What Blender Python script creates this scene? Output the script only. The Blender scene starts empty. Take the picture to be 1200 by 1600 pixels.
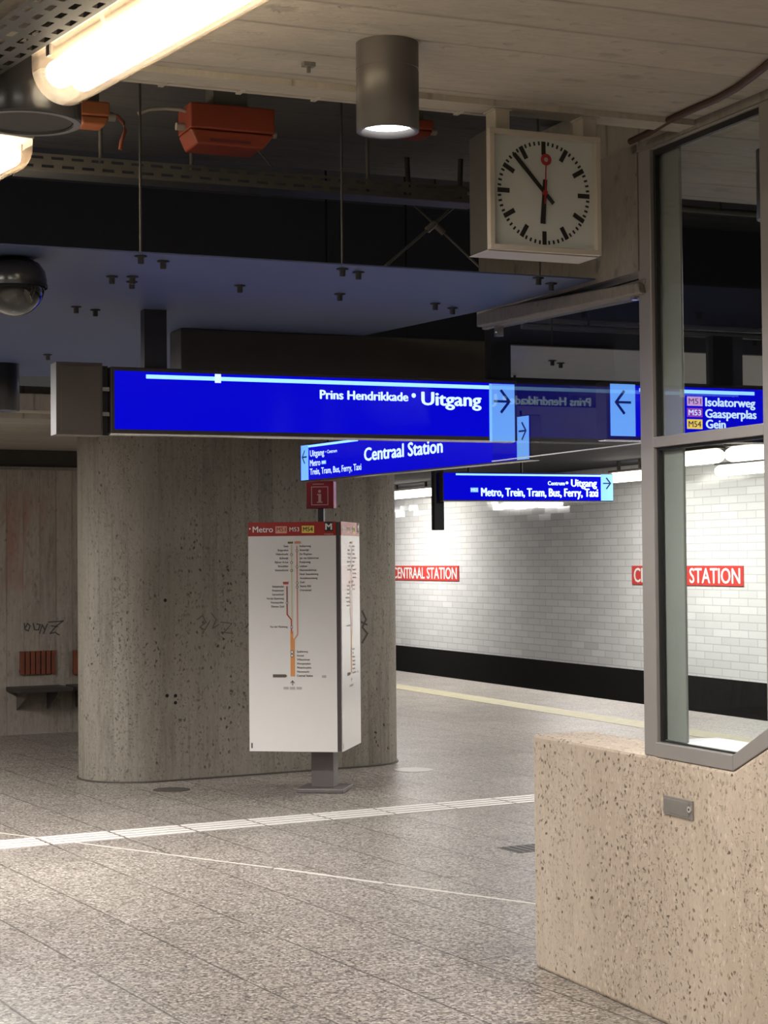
import bpy, bmesh, math, random
from mathutils import Vector, Matrix
random.seed(7)
R = math.radians
sc = bpy.context.scene
COL = sc.collection
PI = math.pi

# ------------------------------------------------------------------ camera
F, EYE = 2812.8, 1.60                      # focal length in pixels of a 1200x1600 frame, eye height
PITCH, ROLL = R(1.52), R(-0.508)
fw = Vector((0, math.cos(PITCH), math.sin(PITCH)))
up0 = Vector((0, -math.sin(PITCH), math.cos(PITCH)))
rt0 = Vector((1, 0, 0))
rt = rt0 * math.cos(ROLL) + up0 * math.sin(ROLL)
up = -rt0 * math.sin(ROLL) + up0 * math.cos(ROLL)
CAM = Vector((0, 0, EYE))
cd = bpy.data.cameras.new('camera')
cd.sensor_fit = 'VERTICAL'
cd.sensor_height = 36.0
cd.lens = 36.0 * F / 1600.0
cd.clip_end = 200
cam = bpy.data.objects.new('camera', cd)
m = Matrix((rt, up, -fw)).transposed().to_4x4()
m.translation = CAM
cam.matrix_world = m
COL.objects.link(cam)
sc.camera = cam

# ------------------------------------------------------------------ world, exposure
w = bpy.data.worlds.new('world')
sc.world = w
w.use_nodes = True
w.node_tree.nodes['Background'].inputs[0].default_value = (1.0, 0.96, 0.92, 1)
w.node_tree.nodes['Background'].inputs[1].default_value = 0.045
vs = sc.view_settings
vs.view_transform = 'Standard'
vs.look = 'None'
vs.gamma = 1.0
vs.exposure = 0.0
vs.use_curve_mapping = False
sc.cycles.max_bounces = 10
sc.cycles.transparent_max_bounces = 16
sc.cycles.sample_clamp_indirect = 4.0
sc.cycles.caustics_reflective = False
sc.cycles.caustics_refractive = False


# ------------------------------------------------------------------ frames: local axes of the station's grids
class Fr:
    def __init__(s, deg):
        s.a = R(deg)
        s.ex = Vector((math.cos(s.a), math.sin(s.a), 0))
        s.ey = Vector((-math.sin(s.a), math.cos(s.a), 0))

    def to(s, v):
        return Vector((s.ex.dot(v), s.ey.dot(v), v.z))

    def wld(s, l):
        return s.ex * l[0] + s.ey * l[1] + Vector((0, 0, l[2]))


def ray(x, y):
    return fw * F + rt * (x - 600) + up * (800 - y)


FP = Fr(22.63)        # x across the tracks, y along the tracks
FT = Fr(-67.37)       # x back along the tracks, y towards the tracks
FA = Fr(29.25)        # hall floor grid
FB = Fr(-60.75)       # x back along the floor grid
FL = Fr(123.0)        # x along the hall's tube lamps, away from the camera


def hz(fr, x, y, z):                       # sight line meets the height z
    v = ray(x, y)
    return fr.to(CAM + v * ((z - EYE) / v.z))


def hy(fr, x, y, c):                       # sight line meets the vertical plane local y = c
    v = ray(x, y)
    return fr.to(CAM + v * ((c - fr.ey.dot(CAM)) / fr.ey.dot(v)))


# ------------------------------------------------------------------ area lights added for the hall, in place of unseen tube rows
def area(name, fr, loc, sx, sy, power, col, tilt=0.0, spread=PI):
    l = bpy.data.lights.new(name, 'AREA')
    l.shape = 'RECTANGLE'
    l.size, l.size_y, l.energy, l.color = sx, sy, power, col
    l.spread = spread
    o = bpy.data.objects.new(name, l)
    o.location = fr.wld(loc)
    o.rotation_euler = (tilt, 0, fr.a)
    COL.objects.link(o)
    return o


WARM = (1.0, 0.92, 0.83)
NEUT = (1.0, 0.965, 0.93)
CORN = hz(FT, 836, 1510, 0)                # foot of the parapet's free end
CS = CORN.y                                # the plane of parapet and glazed screen
def hall_row(dx, dy, z, p, col=None, ln=1.5):
    area('added_hall_light', FL, FL.to(Vector((dx, dy, 0))) + Vector((0, 0, z)), ln, 0.12, p, col or WARM)


hall_row(0.3, 0.6, 3.0, 70)
hall_row(-1.2, 2.2, 3.0, 70)
hall_row(-3.2, 3.2, 3.0, 140)
hall_row(-4.8, 5.4, 3.0, 140)
hall_row(-3.6, 8.6, 2.55, 70, NEUT)
hall_row(-4.6, 11.6, 2.55, 150, NEUT)
hall_row(2.6, 9.2, 2.55, 22, NEUT)
area('added_hall_light', FP, Vector((6.6, 10.6, 2.5)), 0.12, 2.0, 70, NEUT)
area('added_hall_light', FP, Vector((8.2, 14.0, 2.6)), 0.12, 4.0, 90, NEUT)
area('added_hall_light', FP, Vector((8.2, 20.0, 2.6)), 0.12, 4.0, 90, NEUT)

# ------------------------------------------------------------------ material helpers
MATS = {}


def new_mat(name):
    ma = bpy.data.materials.new(name)
    ma.use_nodes = True
    nt = ma.node_tree
    return ma, nt, nt.nodes['Principled BSDF']


def plain(name, col, rough=0.5, metal=0.0, emit=None, es=0.0, spec=0.5, var=0.06):
    if name in MATS:
        return MATS[name]
    ma, nt, b = new_mat(name)
    if var and not emit:
        tc = nt.nodes.new('ShaderNodeTexCoord')
        n = nt.nodes.new('ShaderNodeTexNoise')
        n.inputs['Scale'].default_value = 9
        n.inputs['Detail'].default_value = 5
        nt.links.new(tc.outputs['Object'], n.inputs['Vector'])
        mx = nt.nodes.new('ShaderNodeMix')
        mx.data_type = 'RGBA'
        mx.inputs[6].default_value = tuple(c * (1 - 2 * var) for c in col) + (1,)
        mx.inputs[7].default_value = tuple(min(1, c * (1 + 2 * var)) for c in col) + (1,)
        nt.links.new(n.outputs[0], mx.inputs[0])
        nt.links.new(mx.outputs[2], b.inputs['Base Color'])
    else:
        b.inputs['Base Color'].default_value = tuple(col) + (1,)
    b.inputs['Roughness'].default_value = rough
    b.inputs['Metallic'].default_value = metal
    b.inputs['Specular IOR Level'].default_value = spec
    if emit:
        b.inputs['Emission Color'].default_value = tuple(emit) + (1,)
        b.inputs['Emission Strength'].default_value = es
    MATS[name] = ma
    return ma


class N:                                   # small node-graph helper
    def __init__(s, nt):
        s.nt = nt

    def node(s, t, **k):
        n = s.nt.nodes.new(t)
        for a, v in k.items():
            setattr(n, a, v)
        return n

    def put(s, sock, v):
        if hasattr(v, 'is_linked') or hasattr(v, 'links'):
            s.nt.links.new(v, sock)
        else:
            sock.default_value = v

    def math(s, op, a, b=None, c=None, clamp=False):
        n = s.node('ShaderNodeMath', operation=op)
        n.use_clamp = clamp
        s.put(n.inputs[0], a)
        if b is not None:
            s.put(n.inputs[1], b)
        if c is not None:
            s.put(n.inputs[2], c)
        return n.outputs[0]

    def comb(s, x, y, z=0.0):
        n = s.node('ShaderNodeCombineXYZ')
        for i, v in enumerate((x, y, z)):
            s.put(n.inputs[i], v)
        return n.outputs[0]

    def noise(s, vec, scale, detail=4, rough=0.55):
        n = s.node('ShaderNodeTexNoise')
        s.put(n.inputs['Vector'], vec)
        n.inputs['Scale'].default_value = scale
        n.inputs['Detail'].default_value = detail
        n.inputs['Roughness'].default_value = rough
        return n.outputs[0]

    def voro(s, vec, scale, out='Distance', feature='F1'):
        n = s.node('ShaderNodeTexVoronoi', feature=feature)
        s.put(n.inputs['Vector'], vec)
        n.inputs['Scale'].default_value = scale
        return n.outputs[out]

    def ramp(s, v, lo, hi):                # smooth 0..1
        n = s.node('ShaderNodeMapRange')
        n.interpolation_type = 'SMOOTHSTEP'
        s.put(n.inputs[0], v)
        n.inputs[1].default_value = lo
        n.inputs[2].default_value = hi
        return n.outputs[0]

    def mix(s, f, a, b, mode='MIX'):
        n = s.node('ShaderNodeMix', data_type='RGBA', blend_type=mode)
        s.put(n.inputs[0], f)
        for i, v in ((6, a), (7, b)):
            if isinstance(v, tuple):
                v = tuple(v) + ((1,) if len(v) == 3 else ())
            s.put(n.inputs[i], v)
        return n.outputs[2]

    def white(s, vec):
        n = s.node('ShaderNodeTexWhiteNoise', noise_dimensions='3D')
        s.put(n.inputs['Vector'], vec)
        return n.outputs

    def bump(s, h, strength, dist=0.01):
        n = s.node('ShaderNodeBump')
        n.inputs['Strength'].default_value = strength
        n.inputs['Distance'].default_value = dist
        s.put(n.inputs['Height'], h)
        return n.outputs[0]


def concrete(name, dark, light, board=0.12, pits=1.0, pit_scale=22.0, stretch=0.25, seam=0.5, stain=None, aggregate=False, tone=0.06, fleck=0.35, fleck_scale=46.0, grainy=0.35, bump=0.6, rough=0.85):
    if name in MATS:
        return MATS[name]
    ma, nt, b = new_mat(name)
    g = N(nt)
    uv = g.node('ShaderNodeUVMap').outputs[0]
    sp = g.node('ShaderNodeSeparateXYZ')
    nt.links.new(uv, sp.inputs[0])
    u, v = sp.outputs[0], sp.outputs[1]
    ub = g.math('DIVIDE', u, board)
    idx = g.math('FLOOR', ub)
    fr = g.math('FRACT', ub)
    rnd = g.white(g.comb(idx, 3.7, 1.3))[0]
    edge = g.math('MINIMUM', fr, g.math('SUBTRACT', 1.0, fr))
    seamv = g.math('SUBTRACT', 1.0, g.ramp(edge, 0.0, 0.07))
    sv = g.comb(u, g.math('MULTIPLY', v, stretch), rnd)
    grain = g.noise(g.comb(g.math('MULTIPLY', u, 5.0), g.math('MULTIPLY', v, 0.35), 0.0), 6.0, 6, 0.65)
    big = g.noise(sv, 2.2, 5, 0.6)
    fine = g.noise(sv, 55.0, 5, 0.7)
    val = g.math('ADD', g.math('MULTIPLY', big, 0.75), g.math('ADD', g.math('MULTIPLY', grain, grainy), g.math('MULTIPLY', fine, 0.35)))
    val = g.math('ADD', val, g.math('MULTIPLY', g.math('SUBTRACT', rnd, 0.5), tone))
    val = g.ramp(val, 0.42, 1.05)
    colr = g.mix(val, dark, light)
    # short upright flecks of lighter and darker grain
    wv = g.comb(g.math('ADD', u, g.math('MULTIPLY', g.noise(uv, 14, 2), 0.06)), g.math('MULTIPLY', v, 0.42), 0.0)
    vf = g.node('ShaderNodeTexVoronoi')
    nt.links.new(wv, vf.inputs['Vector'])
    vf.inputs['Scale'].default_value = fleck_scale
    fs = g.node('ShaderNodeSeparateXYZ')
    nt.links.new(vf.outputs['Color'], fs.inputs[0])
    fm = g.math('SUBTRACT', 1.0, g.ramp(vf.outputs['Distance'], 0.25, 0.55))
    patch = g.math('ADD', 0.45, g.math('MULTIPLY', g.ramp(g.noise(sv, 2.0, 3), 0.35, 0.65), 0.55))
    fm = g.math('MULTIPLY', g.math('MULTIPLY', fm, patch), fleck)
    colr = g.mix(g.math('MULTIPLY', fm, g.ramp(fs.outputs[0], 0.62, 0.72)), colr, tuple(c * 0.42 for c in dark))
    colr = g.mix(g.math('MULTIPLY', fm, g.ramp(fs.outputs[1], 0.66, 0.76)), colr, tuple(min(1, c * 1.22) for c in light))
    # a seam between two boards shows only on some boards and only along stretches
    sm = g.math('MULTIPLY', seamv, g.ramp(g.noise(g.comb(idx, g.math('MULTIPLY', v, 0.8), 0.0), 1.3, 2), 0.42, 0.62))
    sm = g.math('MULTIPLY', sm, seam)
    colr = g.mix(sm, colr, tuple(c * 0.45 for c in dark))
    # air holes
    pv = g.comb(g.math('ADD', u, g.math('MULTIPLY', g.noise(uv, 30, 2), 0.05)), g.math('MULTIPLY', v, 0.62), 0.0)
    d1 = g.voro(pv, pit_scale)
    d2 = g.voro(pv, pit_scale * 2.7)
    mask = g.ramp(g.noise(sv, 2.6, 3), 0.40, 0.66)
    p1 = g.math('MULTIPLY', g.math('SUBTRACT', 1.0, g.ramp(d1, 0.10, 0.26)), mask)
    p2 = g.math('MULTIPLY', g.math('SUBTRACT', 1.0, g.ramp(d2, 0.12, 0.30)), g.ramp(g.noise(sv, 3.3, 3), 0.36, 0.7))
    pit = g.math('MULTIPLY', g.math('MAXIMUM', p1, g.math('MULTIPLY', p2, 0.7)), pits, clamp=True)
    if aggregate:
        vc = g.node('ShaderNodeTexVoronoi')
        nt.links.new(pv, vc.inputs['Vector'])
        vc.inputs['Scale'].default_value = pit_scale * 1.6
        hs = g.node('ShaderNodeSeparateXYZ')
        nt.links.new(vc.outputs['Color'], hs.inputs[0])
        pick = g.ramp(hs.outputs[0], 0.55, 0.75)
        stone = g.mix(hs.outputs[1], (0.10, 0.065, 0.04), (0.42, 0.33, 0.23))
        colr = g.mix(g.math('MULTIPLY', pick, g.math('SUBTRACT', 1.0, g.ramp(vc.outputs['Distance'], 0.18, 0.42))), colr, stone)
    colr = g.mix(pit, colr, tuple(c * 0.16 for c in dark))
    if stain:
        (su, sw, s0, s1, scol, amount) = stain
        su_ = g.math('SUBTRACT', 1.0, g.ramp(g.math('ABSOLUTE', g.math('SUBTRACT', u, su)), sw * 0.3, sw))
        sv_ = g.math('MULTIPLY', g.ramp(v, s0, s0 + 0.3), g.math('SUBTRACT', 1.0, g.ramp(v, s1 - 0.3, s1)))
        st = g.math('MULTIPLY', g.math('MULTIPLY', su_, sv_), g.ramp(g.noise(sv, 4.0, 4), 0.4, 0.62))
        colr = g.mix(g.math('MULTIPLY', st, amount), colr, scol)
    nt.links.new(colr, b.inputs['Base Color'])
    b.inputs['Roughness'].default_value = rough
    h = g.math('SUBTRACT', g.math('ADD', g.math('MULTIPLY', fine, 0.35), g.math('MULTIPLY', rnd, 0.5)), g.math('MULTIPLY', pit, 1.1))
    nt.links.new(g.bump(h, bump, 0.012), b.inputs['Normal'])
    MATS[name] = ma
    return ma


def floor_mat():
    ma, nt, b = new_mat('terrazzo_floor')
    g = N(nt)
    pos = g.node('ShaderNodeTexCoord').outputs['Object']
    mp = g.node('ShaderNodeMapping')
    nt.links.new(pos, mp.inputs['Vector'])
    mp.inputs['Rotation'].default_value = (0, 0, -FA.a)
    joint = hz(FA, 402, 1286, 0)
    sp = g.node('ShaderNodeSeparateXYZ')
    nt.links.new(mp.outputs[0], sp.inputs[0])
    S = 0.45
    ua = g.math('DIVIDE', g.math('SUBTRACT', sp.outputs[0], joint.x), S)
    ub = g.math('DIVIDE', g.math('SUBTRACT', sp.outputs[1], 10.17), S)

    def dist(t):
        f = g.math('FRACT', t)
        return g.math('MINIMUM', f, g.math('SUBTRACT', 1.0, f))
    da, db = dist(ua), dist(ub)
    wob = g.noise(pos, 3.0, 3)
    ja = g.math('MULTIPLY', g.math('SUBTRACT', 1.0, g.ramp(da, 0.004, 0.018)), g.ramp(wob, 0.25, 0.5))
    jb = g.math('MULTIPLY', g.math('SUBTRACT', 1.0, g.ramp(db, 0.004, 0.018)), g.ramp(wob, 0.42, 0.62))
    j = g.math('MAXIMUM', ja, g.math('MULTIPLY', jb, 0.8))
    cell = g.comb(g.math('FLOOR', ua), g.math('FLOOR', ub), 0.0)
    tone = g.white(cell)[0]
    vc = g.node('ShaderNodeTexVoronoi')
    nt.links.new(pos, vc.inputs['Vector'])
    vc.inputs['Scale'].default_value = 95
    chip = g.node('ShaderNodeSeparateXYZ')
    nt.links.new(vc.outputs['Color'], chip.inputs[0])
    fine = g.noise(pos, 140, 3, 0.7)
    big = g.noise(pos, 0.9, 4, 0.6)
    v = g.math('ADD', g.math('MULTIPLY', chip.outputs[0], 0.5), g.math('MULTIPLY', fine, 0.5))
    col = g.mix(g.ramp(v, 0.15, 0.8), (0.115, 0.10, 0.085), (0.42, 0.375, 0.325))
    col = g.mix(g.math('MULTIPLY', g.ramp(chip.outputs[1], 0.86, 0.9), 0.8), col, (0.05, 0.042, 0.038))
    col = g.mix(g.math('MULTIPLY', g.ramp(chip.outputs[2], 0.9, 0.94), 0.6), col, (0.62, 0.58, 0.52))
    shade = g.math('ADD', 0.80, g.math('ADD', g.math('MULTIPLY', tone, 0.12), g.math('MULTIPLY', big, 0.26)))
    cb = g.comb(shade, shade, shade)
    col = g.mix(1.0, col, cb, 'MULTIPLY')
    col = g.mix(g.math('MULTIPLY', j, 0.75), col, (0.045, 0.038, 0.032))
    nt.links.new(col, b.inputs['Base Color'])
    ro = g.math('ADD', 0.26, g.math('MULTIPLY', g.noise(pos, 2.2, 4), 0.22))
    nt.links.new(ro, b.inputs['Roughness'])
    nt.links.new(g.bump(g.math('SUBTRACT', g.math('MULTIPLY', fine, 0.12), j), 0.25, 0.004), b.inputs['Normal'])
    return ma


def tile_mat():
    ma, nt, b = new_mat('white_wall_tiles')
    g = N(nt)
    uv = g.node('ShaderNodeUVMap').outputs[0]
    sp = g.node('ShaderNodeSeparateXYZ')
    nt.links.new(uv, sp.inputs[0])
    TW, TH = 0.42, 0.105
    row = g.math('DIVIDE', sp.outputs[1], TH)
    ri = g.math('FLOOR', row)
    cu = g.math('ADD', g.math('DIVIDE', sp.outputs[0], TW), g.math('MULTIPLY', g.math('MODULO', ri, 2.0), 0.5))
    ci = g.math('FLOOR', cu)

    def e(t):
        f = g.math('FRACT', t)
        return g.math('MINIMUM', f, g.math('SUBTRACT', 1.0, f))
    gr = g.math('MAXIMUM', g.math('SUBTRACT', 1.0, g.ramp(e(row), 0.03, 0.09)), g.math('SUBTRACT', 1.0, g.ramp(e(cu), 0.008, 0.03)))
    wn = g.white(g.comb(ci, ri, 0.0))
    col = g.mix(wn[0], (0.68, 0.68, 0.665), (0.76, 0.76, 0.745))
    col = g.mix(g.math('MULTIPLY', gr, 0.42), col, (0.28, 0.275, 0.26))
    nt.links.new(col, b.inputs['Base Color'])
    b.inputs['Roughness'].default_value = 0.12
    geo = g.node('ShaderNodeNewGeometry')
    off = g.node('ShaderNodeVectorMath', operation='SUBTRACT')
    nt.links.new(wn[1], off.inputs[0])
    off.inputs[1].default_value = (0.5, 0.5, 0.5)
    scl = g.node('ShaderNodeVectorMath', operation='SCALE')
    nt.links.new(off.outputs[0], scl.inputs[0])
    scl.inputs['Scale'].default_value = 0.05
    add = g.node('ShaderNodeVectorMath', operation='ADD')
    nt.links.new(geo.outputs['Normal'], add.inputs[0])
    nt.links.new(scl.outputs[0], add.inputs[1])
    nrm = g.node('ShaderNodeVectorMath', operation='NORMALIZE')
    nt.links.new(add.outputs[0], nrm.inputs[0])
    nt.links.new(nrm.outputs[0], b.inputs['Normal'])
    return ma


def glass_mat(name, tint, ior=1.5, boost=1.0, wave=0.0, wave_scale=3.0, haze=0.0):
    ma = bpy.data.materials.new(name)
    ma.use_nodes = True
    nt = ma.node_tree
    nt.nodes.remove(nt.nodes['Principled BSDF'])
    g = N(nt)
    out = nt.nodes['Material Output']
    t = g.node('ShaderNodeBsdfTransparent')
    t.inputs[0].default_value = tuple(tint) + (1,)
    gl = g.node('ShaderNodeBsdfGlossy')
    gl.inputs['Roughness'].default_value = 0.0
    geo = g.node('ShaderNodeNewGeometry')
    dt = g.node('ShaderNodeVectorMath', operation='DOT_PRODUCT')
    nt.links.new(geo.outputs['Normal'], dt.inputs[0])
    nt.links.new(geo.outputs['Incoming'], dt.inputs[1])
    c_ = g.math('ABSOLUTE', dt.outputs['Value'])
    r0 = ((ior - 1) / (ior + 1)) ** 2      # Schlick reflectance, the same from both sides of the sheet
    fac = g.math('ADD', r0, g.math('MULTIPLY', 1 - r0, g.math('POWER', g.math('SUBTRACT', 1.0, c_), 5.0)))
    fac = g.math('MULTIPLY', fac, boost, clamp=True)
    if wave:
        co = g.node('ShaderNodeTexCoord').outputs['Object']
        bm_ = g.bump(g.noise(co, wave_scale, 1), wave, 0.05)
        nt.links.new(bm_, gl.inputs['Normal'])
    mx = g.node('ShaderNodeMixShader')
    nt.links.new(fac, mx.inputs[0])
    if haze:
        tr = g.node('ShaderNodeBsdfTranslucent')
        tr.inputs[0].default_value = (1.0, 0.80, 0.62, 1)
        mh = g.node('ShaderNodeMixShader')
        mh.inputs[0].default_value = haze
        nt.links.new(t.outputs[0], mh.inputs[1])
        nt.links.new(tr.outputs[0], mh.inputs[2])
        nt.links.new(mh.outputs[0], mx.inputs[1])
    else:
        nt.links.new(t.outputs[0], mx.inputs[1])
    nt.links.new(gl.outputs[0], mx.inputs[2])
    nt.links.new(mx.outputs[0], out.inputs[0])
    return ma


M_FLOOR = floor_mat()
M_TILE = tile_mat()
M_PILLAR = concrete('pillar_concrete', (0.14, 0.124, 0.10), (0.30, 0.272, 0.225), board=0.115, pits=0.9, pit_scale=26, seam=0.25, tone=0.06, fleck=0.5, fleck_scale=72, grainy=0.6)
M_WALL = concrete('bench_wall_concrete', (0.17, 0.148, 0.12), (0.42, 0.37, 0.315), board=0.16, pits=0.4, pit_scale=18, seam=0.5, tone=0.12, fleck=0.3, fleck_scale=30, grainy=0.6,
                  stain=(4.9, 0.9, 1.2, 2.4, (0.30, 0.085, 0.06), 0.5))
M_CEIL = concrete('ceiling_concrete', (0.36, 0.33, 0.285), (0.54, 0.50, 0.44), board=0.23, pits=0.3, pit_scale=7, seam=0.8, tone=0.06, fleck=0.12, fleck_scale=18, grainy=0.2, bump=0.9)
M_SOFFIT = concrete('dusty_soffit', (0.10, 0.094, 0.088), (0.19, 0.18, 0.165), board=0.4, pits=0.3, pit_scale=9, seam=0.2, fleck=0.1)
M_PARA = concrete('parapet_concrete', (0.44, 0.36, 0.28), (0.64, 0.545, 0.445), board=4.0, pits=0.75, pit_scale=44, seam=0.10, aggregate=True, tone=0.03, fleck=0.55, fleck_scale=92, grainy=0.3, bump=0.7)
M_BEAM = concrete('beam_concrete', (0.17, 0.155, 0.135), (0.29, 0.265, 0.235), board=3.0, pits=0.5, pit_scale=12, seam=0.0, tone=0.0, fleck=0.15)
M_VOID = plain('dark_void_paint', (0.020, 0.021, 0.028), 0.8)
M_BROWN = plain('dark_brown_cladding', (0.045, 0.036, 0.028), 0.6)
M_BLACKTILE = plain('black_tile_plinth', (0.012, 0.012, 0.012), 0.18)
M_PANEL = plain('blue_glow_panel', (0.078, 0.098, 0.185), 0.45, 0.0, spec=0.12, var=0.03)  # bluish base colour holds the blue glow of the exit sign
M_BOLT = plain('dark_bolt', (0.02, 0.02, 0.022), 0.4, 0.6)
M_ROD = plain('steel_rod', (0.07, 0.068, 0.065), 0.5, 0.5)
M_DARKMETAL = plain('dark_sign_housing', (0.055, 0.048, 0.044), 0.42, 0.2)
M_ALU = plain('anodised_aluminium', (0.29, 0.272, 0.258), 0.4, 0.2, var=0.03)
M_ALUB = plain('bright_aluminium', (0.75, 0.74, 0.73), 0.22, 0.9, var=0.02)
M_GASKET = plain('black_gasket', (0.012, 0.012, 0.012), 0.5)
M_GREYCOL = plain('grey_green_post', (0.36, 0.375, 0.355), 0.3, 0.0, var=0.03)
M_BLUE = plain('lit_blue_face', (0.0, 0.0, 0.20), 0.12, 0, emit=(0.001, 0.001, 0.62), es=0.95)
M_CYAN = plain('lit_pale_blue_face', (0.2, 0.4, 0.6), 0.15, 0, emit=(0.16, 0.44, 1.0), es=1.0)
M_STRIP = plain('lit_light_strip', (0.4, 0.6, 0.8), 0.2, 0, emit=(0.22, 0.52, 1.0), es=1.6)
M_LETTER = plain('lit_white_lettering', (0.7, 0.8, 0.9), 0.3, 0, emit=(0.62, 0.86, 1.0), es=1.05)
M_NAVY = plain('navy_arrow', (0.0, 0.005, 0.05), 0.3, 0, emit=(0.0, 0.01, 0.08), es=0.6)
M_LILAC = plain('lit_lilac_badge', (0.5, 0.3, 0.5), 0.3, 0, emit=(0.60, 0.34, 0.72), es=1.0)
M_ROSE = plain('lit_plum_badge', (0.4, 0.1, 0.3), 0.3, 0, emit=(0.25, 0.04, 0.42), es=1.0)
M_YELLOW = plain('lit_yellow_badge', (0.8, 0.6, 0.05), 0.3, 0, emit=(0.95, 0.66, 0.05), es=0.95)
M_SKY = plain('lit_sky_badge', (0.2, 0.4, 0.7), 0.3, 0, emit=(0.15, 0.38, 0.9), es=1.0)
M_BROWNTXT = plain('dark_badge_text', (0.10, 0.06, 0.01), 0.5, var=0)
M_TUBE = plain('glowing_tube', (1, 1, 1), 0.4, 0, emit=(1.0, 0.90, 0.70), es=13)
M_TUBEFAR = plain('glowing_platform_tube', (1, 1, 1), 0.4, 0, emit=(1.0, 0.93, 0.78), es=7)
M_LAMP = plain('glowing_downlight_lens', (1, 1, 1), 0.4, 0, emit=(0.92, 0.94, 1.0), es=20)
M_COVER = glass_mat('clear_tube_cover', (1.0, 0.92, 0.82), 1.45, haze=0.10)
M_LAMPBODY = plain('grey_lamp_body', (0.095, 0.088, 0.082), 0.4, 0.2)
M_BLACKLAMP = plain('black_gloss_body', (0.035, 0.035, 0.037), 0.22, 0.2)
M_GRILLE = plain('dark_grille', (0.06, 0.052, 0.045), 0.7)
M_BLACK = plain('black_paint', (0.008, 0.008, 0.011), 0.4)
M_DOME = plain('smoked_dome', (0.012, 0.012, 0.012), 0.05, 0, spec=0.8)
M_ORANGE = plain('orange_red_plastic', (0.30, 0.055, 0.025), 0.5)
M_ORANGE2 = plain('orange_plastic', (0.40, 0.13, 0.05), 0.5)
M_CONDUIT = plain('cream_conduit', (0.42, 0.39, 0.33), 0.45)
M_GALV = plain('galvanised_steel', (0.17, 0.165, 0.15), 0.5, 0.3)
M_CREAM = plain('cream_clock_case', (0.42, 0.385, 0.33), 0.4)
M_CLOCKSIDE = plain('bronze_clock_side', (0.04, 0.036, 0.033), 0.5)
M_DIAL = plain('clock_dial', (0.47, 0.49, 0.47), 0.45, var=0.02)
M_INK = plain('black_ink', (0.012, 0.011, 0.011), 0.5, var=0)
M_REDHAND = plain('red_hand', (0.30, 0.02, 0.02), 0.4, var=0)
M_KWHITE = plain('white_map_panel', (0.80, 0.785, 0.76), 0.22, var=0.01)
M_KRED = plain('red_map_header', (0.36, 0.022, 0.015), 0.3, var=0.02)
M_KDARK = plain('dark_map_edge', (0.07, 0.055, 0.06), 0.35)
M_KPOLE = plain('grey_map_pole', (0.16, 0.14, 0.135), 0.45, 0.2)
M_WHITE = plain('white_print', (0.82, 0.80, 0.76), 0.4, var=0)
M_TEXT = plain('brown_black_print', (0.10, 0.075, 0.06), 0.5, var=0)
M_LORANGE = plain('orange_line', (0.78, 0.30, 0.06), 0.4, var=0)
M_LRED = plain('red_line', (0.50, 0.06, 0.05), 0.4, var=0)
M_LSALMON = plain('salmon_line', (0.72, 0.30, 0.20), 0.4, var=0)
M_LYELLOW = plain('yellow_line', (0.70, 0.62, 0.38), 0.4, var=0)
M_KYEL = plain('yellow_print', (0.85, 0.66, 0.12), 0.4, var=0)
M_KGREY = plain('grey_print', (0.45, 0.43, 0.42), 0.4, var=0)
M_IRED = plain('crimson_information_sign', (0.34, 0.012, 0.03), 0.3, emit=None)
M_IPINK = plain('pink_print', (0.72, 0.42, 0.42), 0.4, var=0)
M_NAMERED = plain('red_name_panel', (0.62, 0.06, 0.05), 0.3, var=0.03)
M_RIB = plain('white_tactile_rib', (0.78, 0.74, 0.70), 0.45)
M_BRASS = plain('pale_joint_strip', (0.74, 0.70, 0.64), 0.35, 0.2)
M_YELTILE = plain('cream_yellow_tactile', (0.48, 0.44, 0.30), 0.6, var=0.12)
M_DRAIN = plain('dark_cast_iron', (0.10, 0.088, 0.076), 0.5, 0.2)
M_LIGHTCOVER = plain('pale_floor_cover', (0.46, 0.44, 0.41), 0.3)
M_SLATS = plain('red_brown_wood', (0.20, 0.055, 0.028), 0.45, var=0.2)
M_SEAT = plain('dark_bench_seat', (0.045, 0.038, 0.035), 0.45)
M_GRAF = plain('graffiti_ink', (0.06, 0.055, 0.05), 0.6, var=0)
M_DARKCABLE = plain('dark_red_cable', (0.05, 0.018, 0.014), 0.5)
M_STEELPLATE = plain('worn_steel_plate', (0.30, 0.28, 0.26), 0.45, 0.6, var=0.15)
M_BLUEHOUSE = plain('dark_navy_bracket', (0.018, 0.019, 0.028), 0.5)


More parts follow.
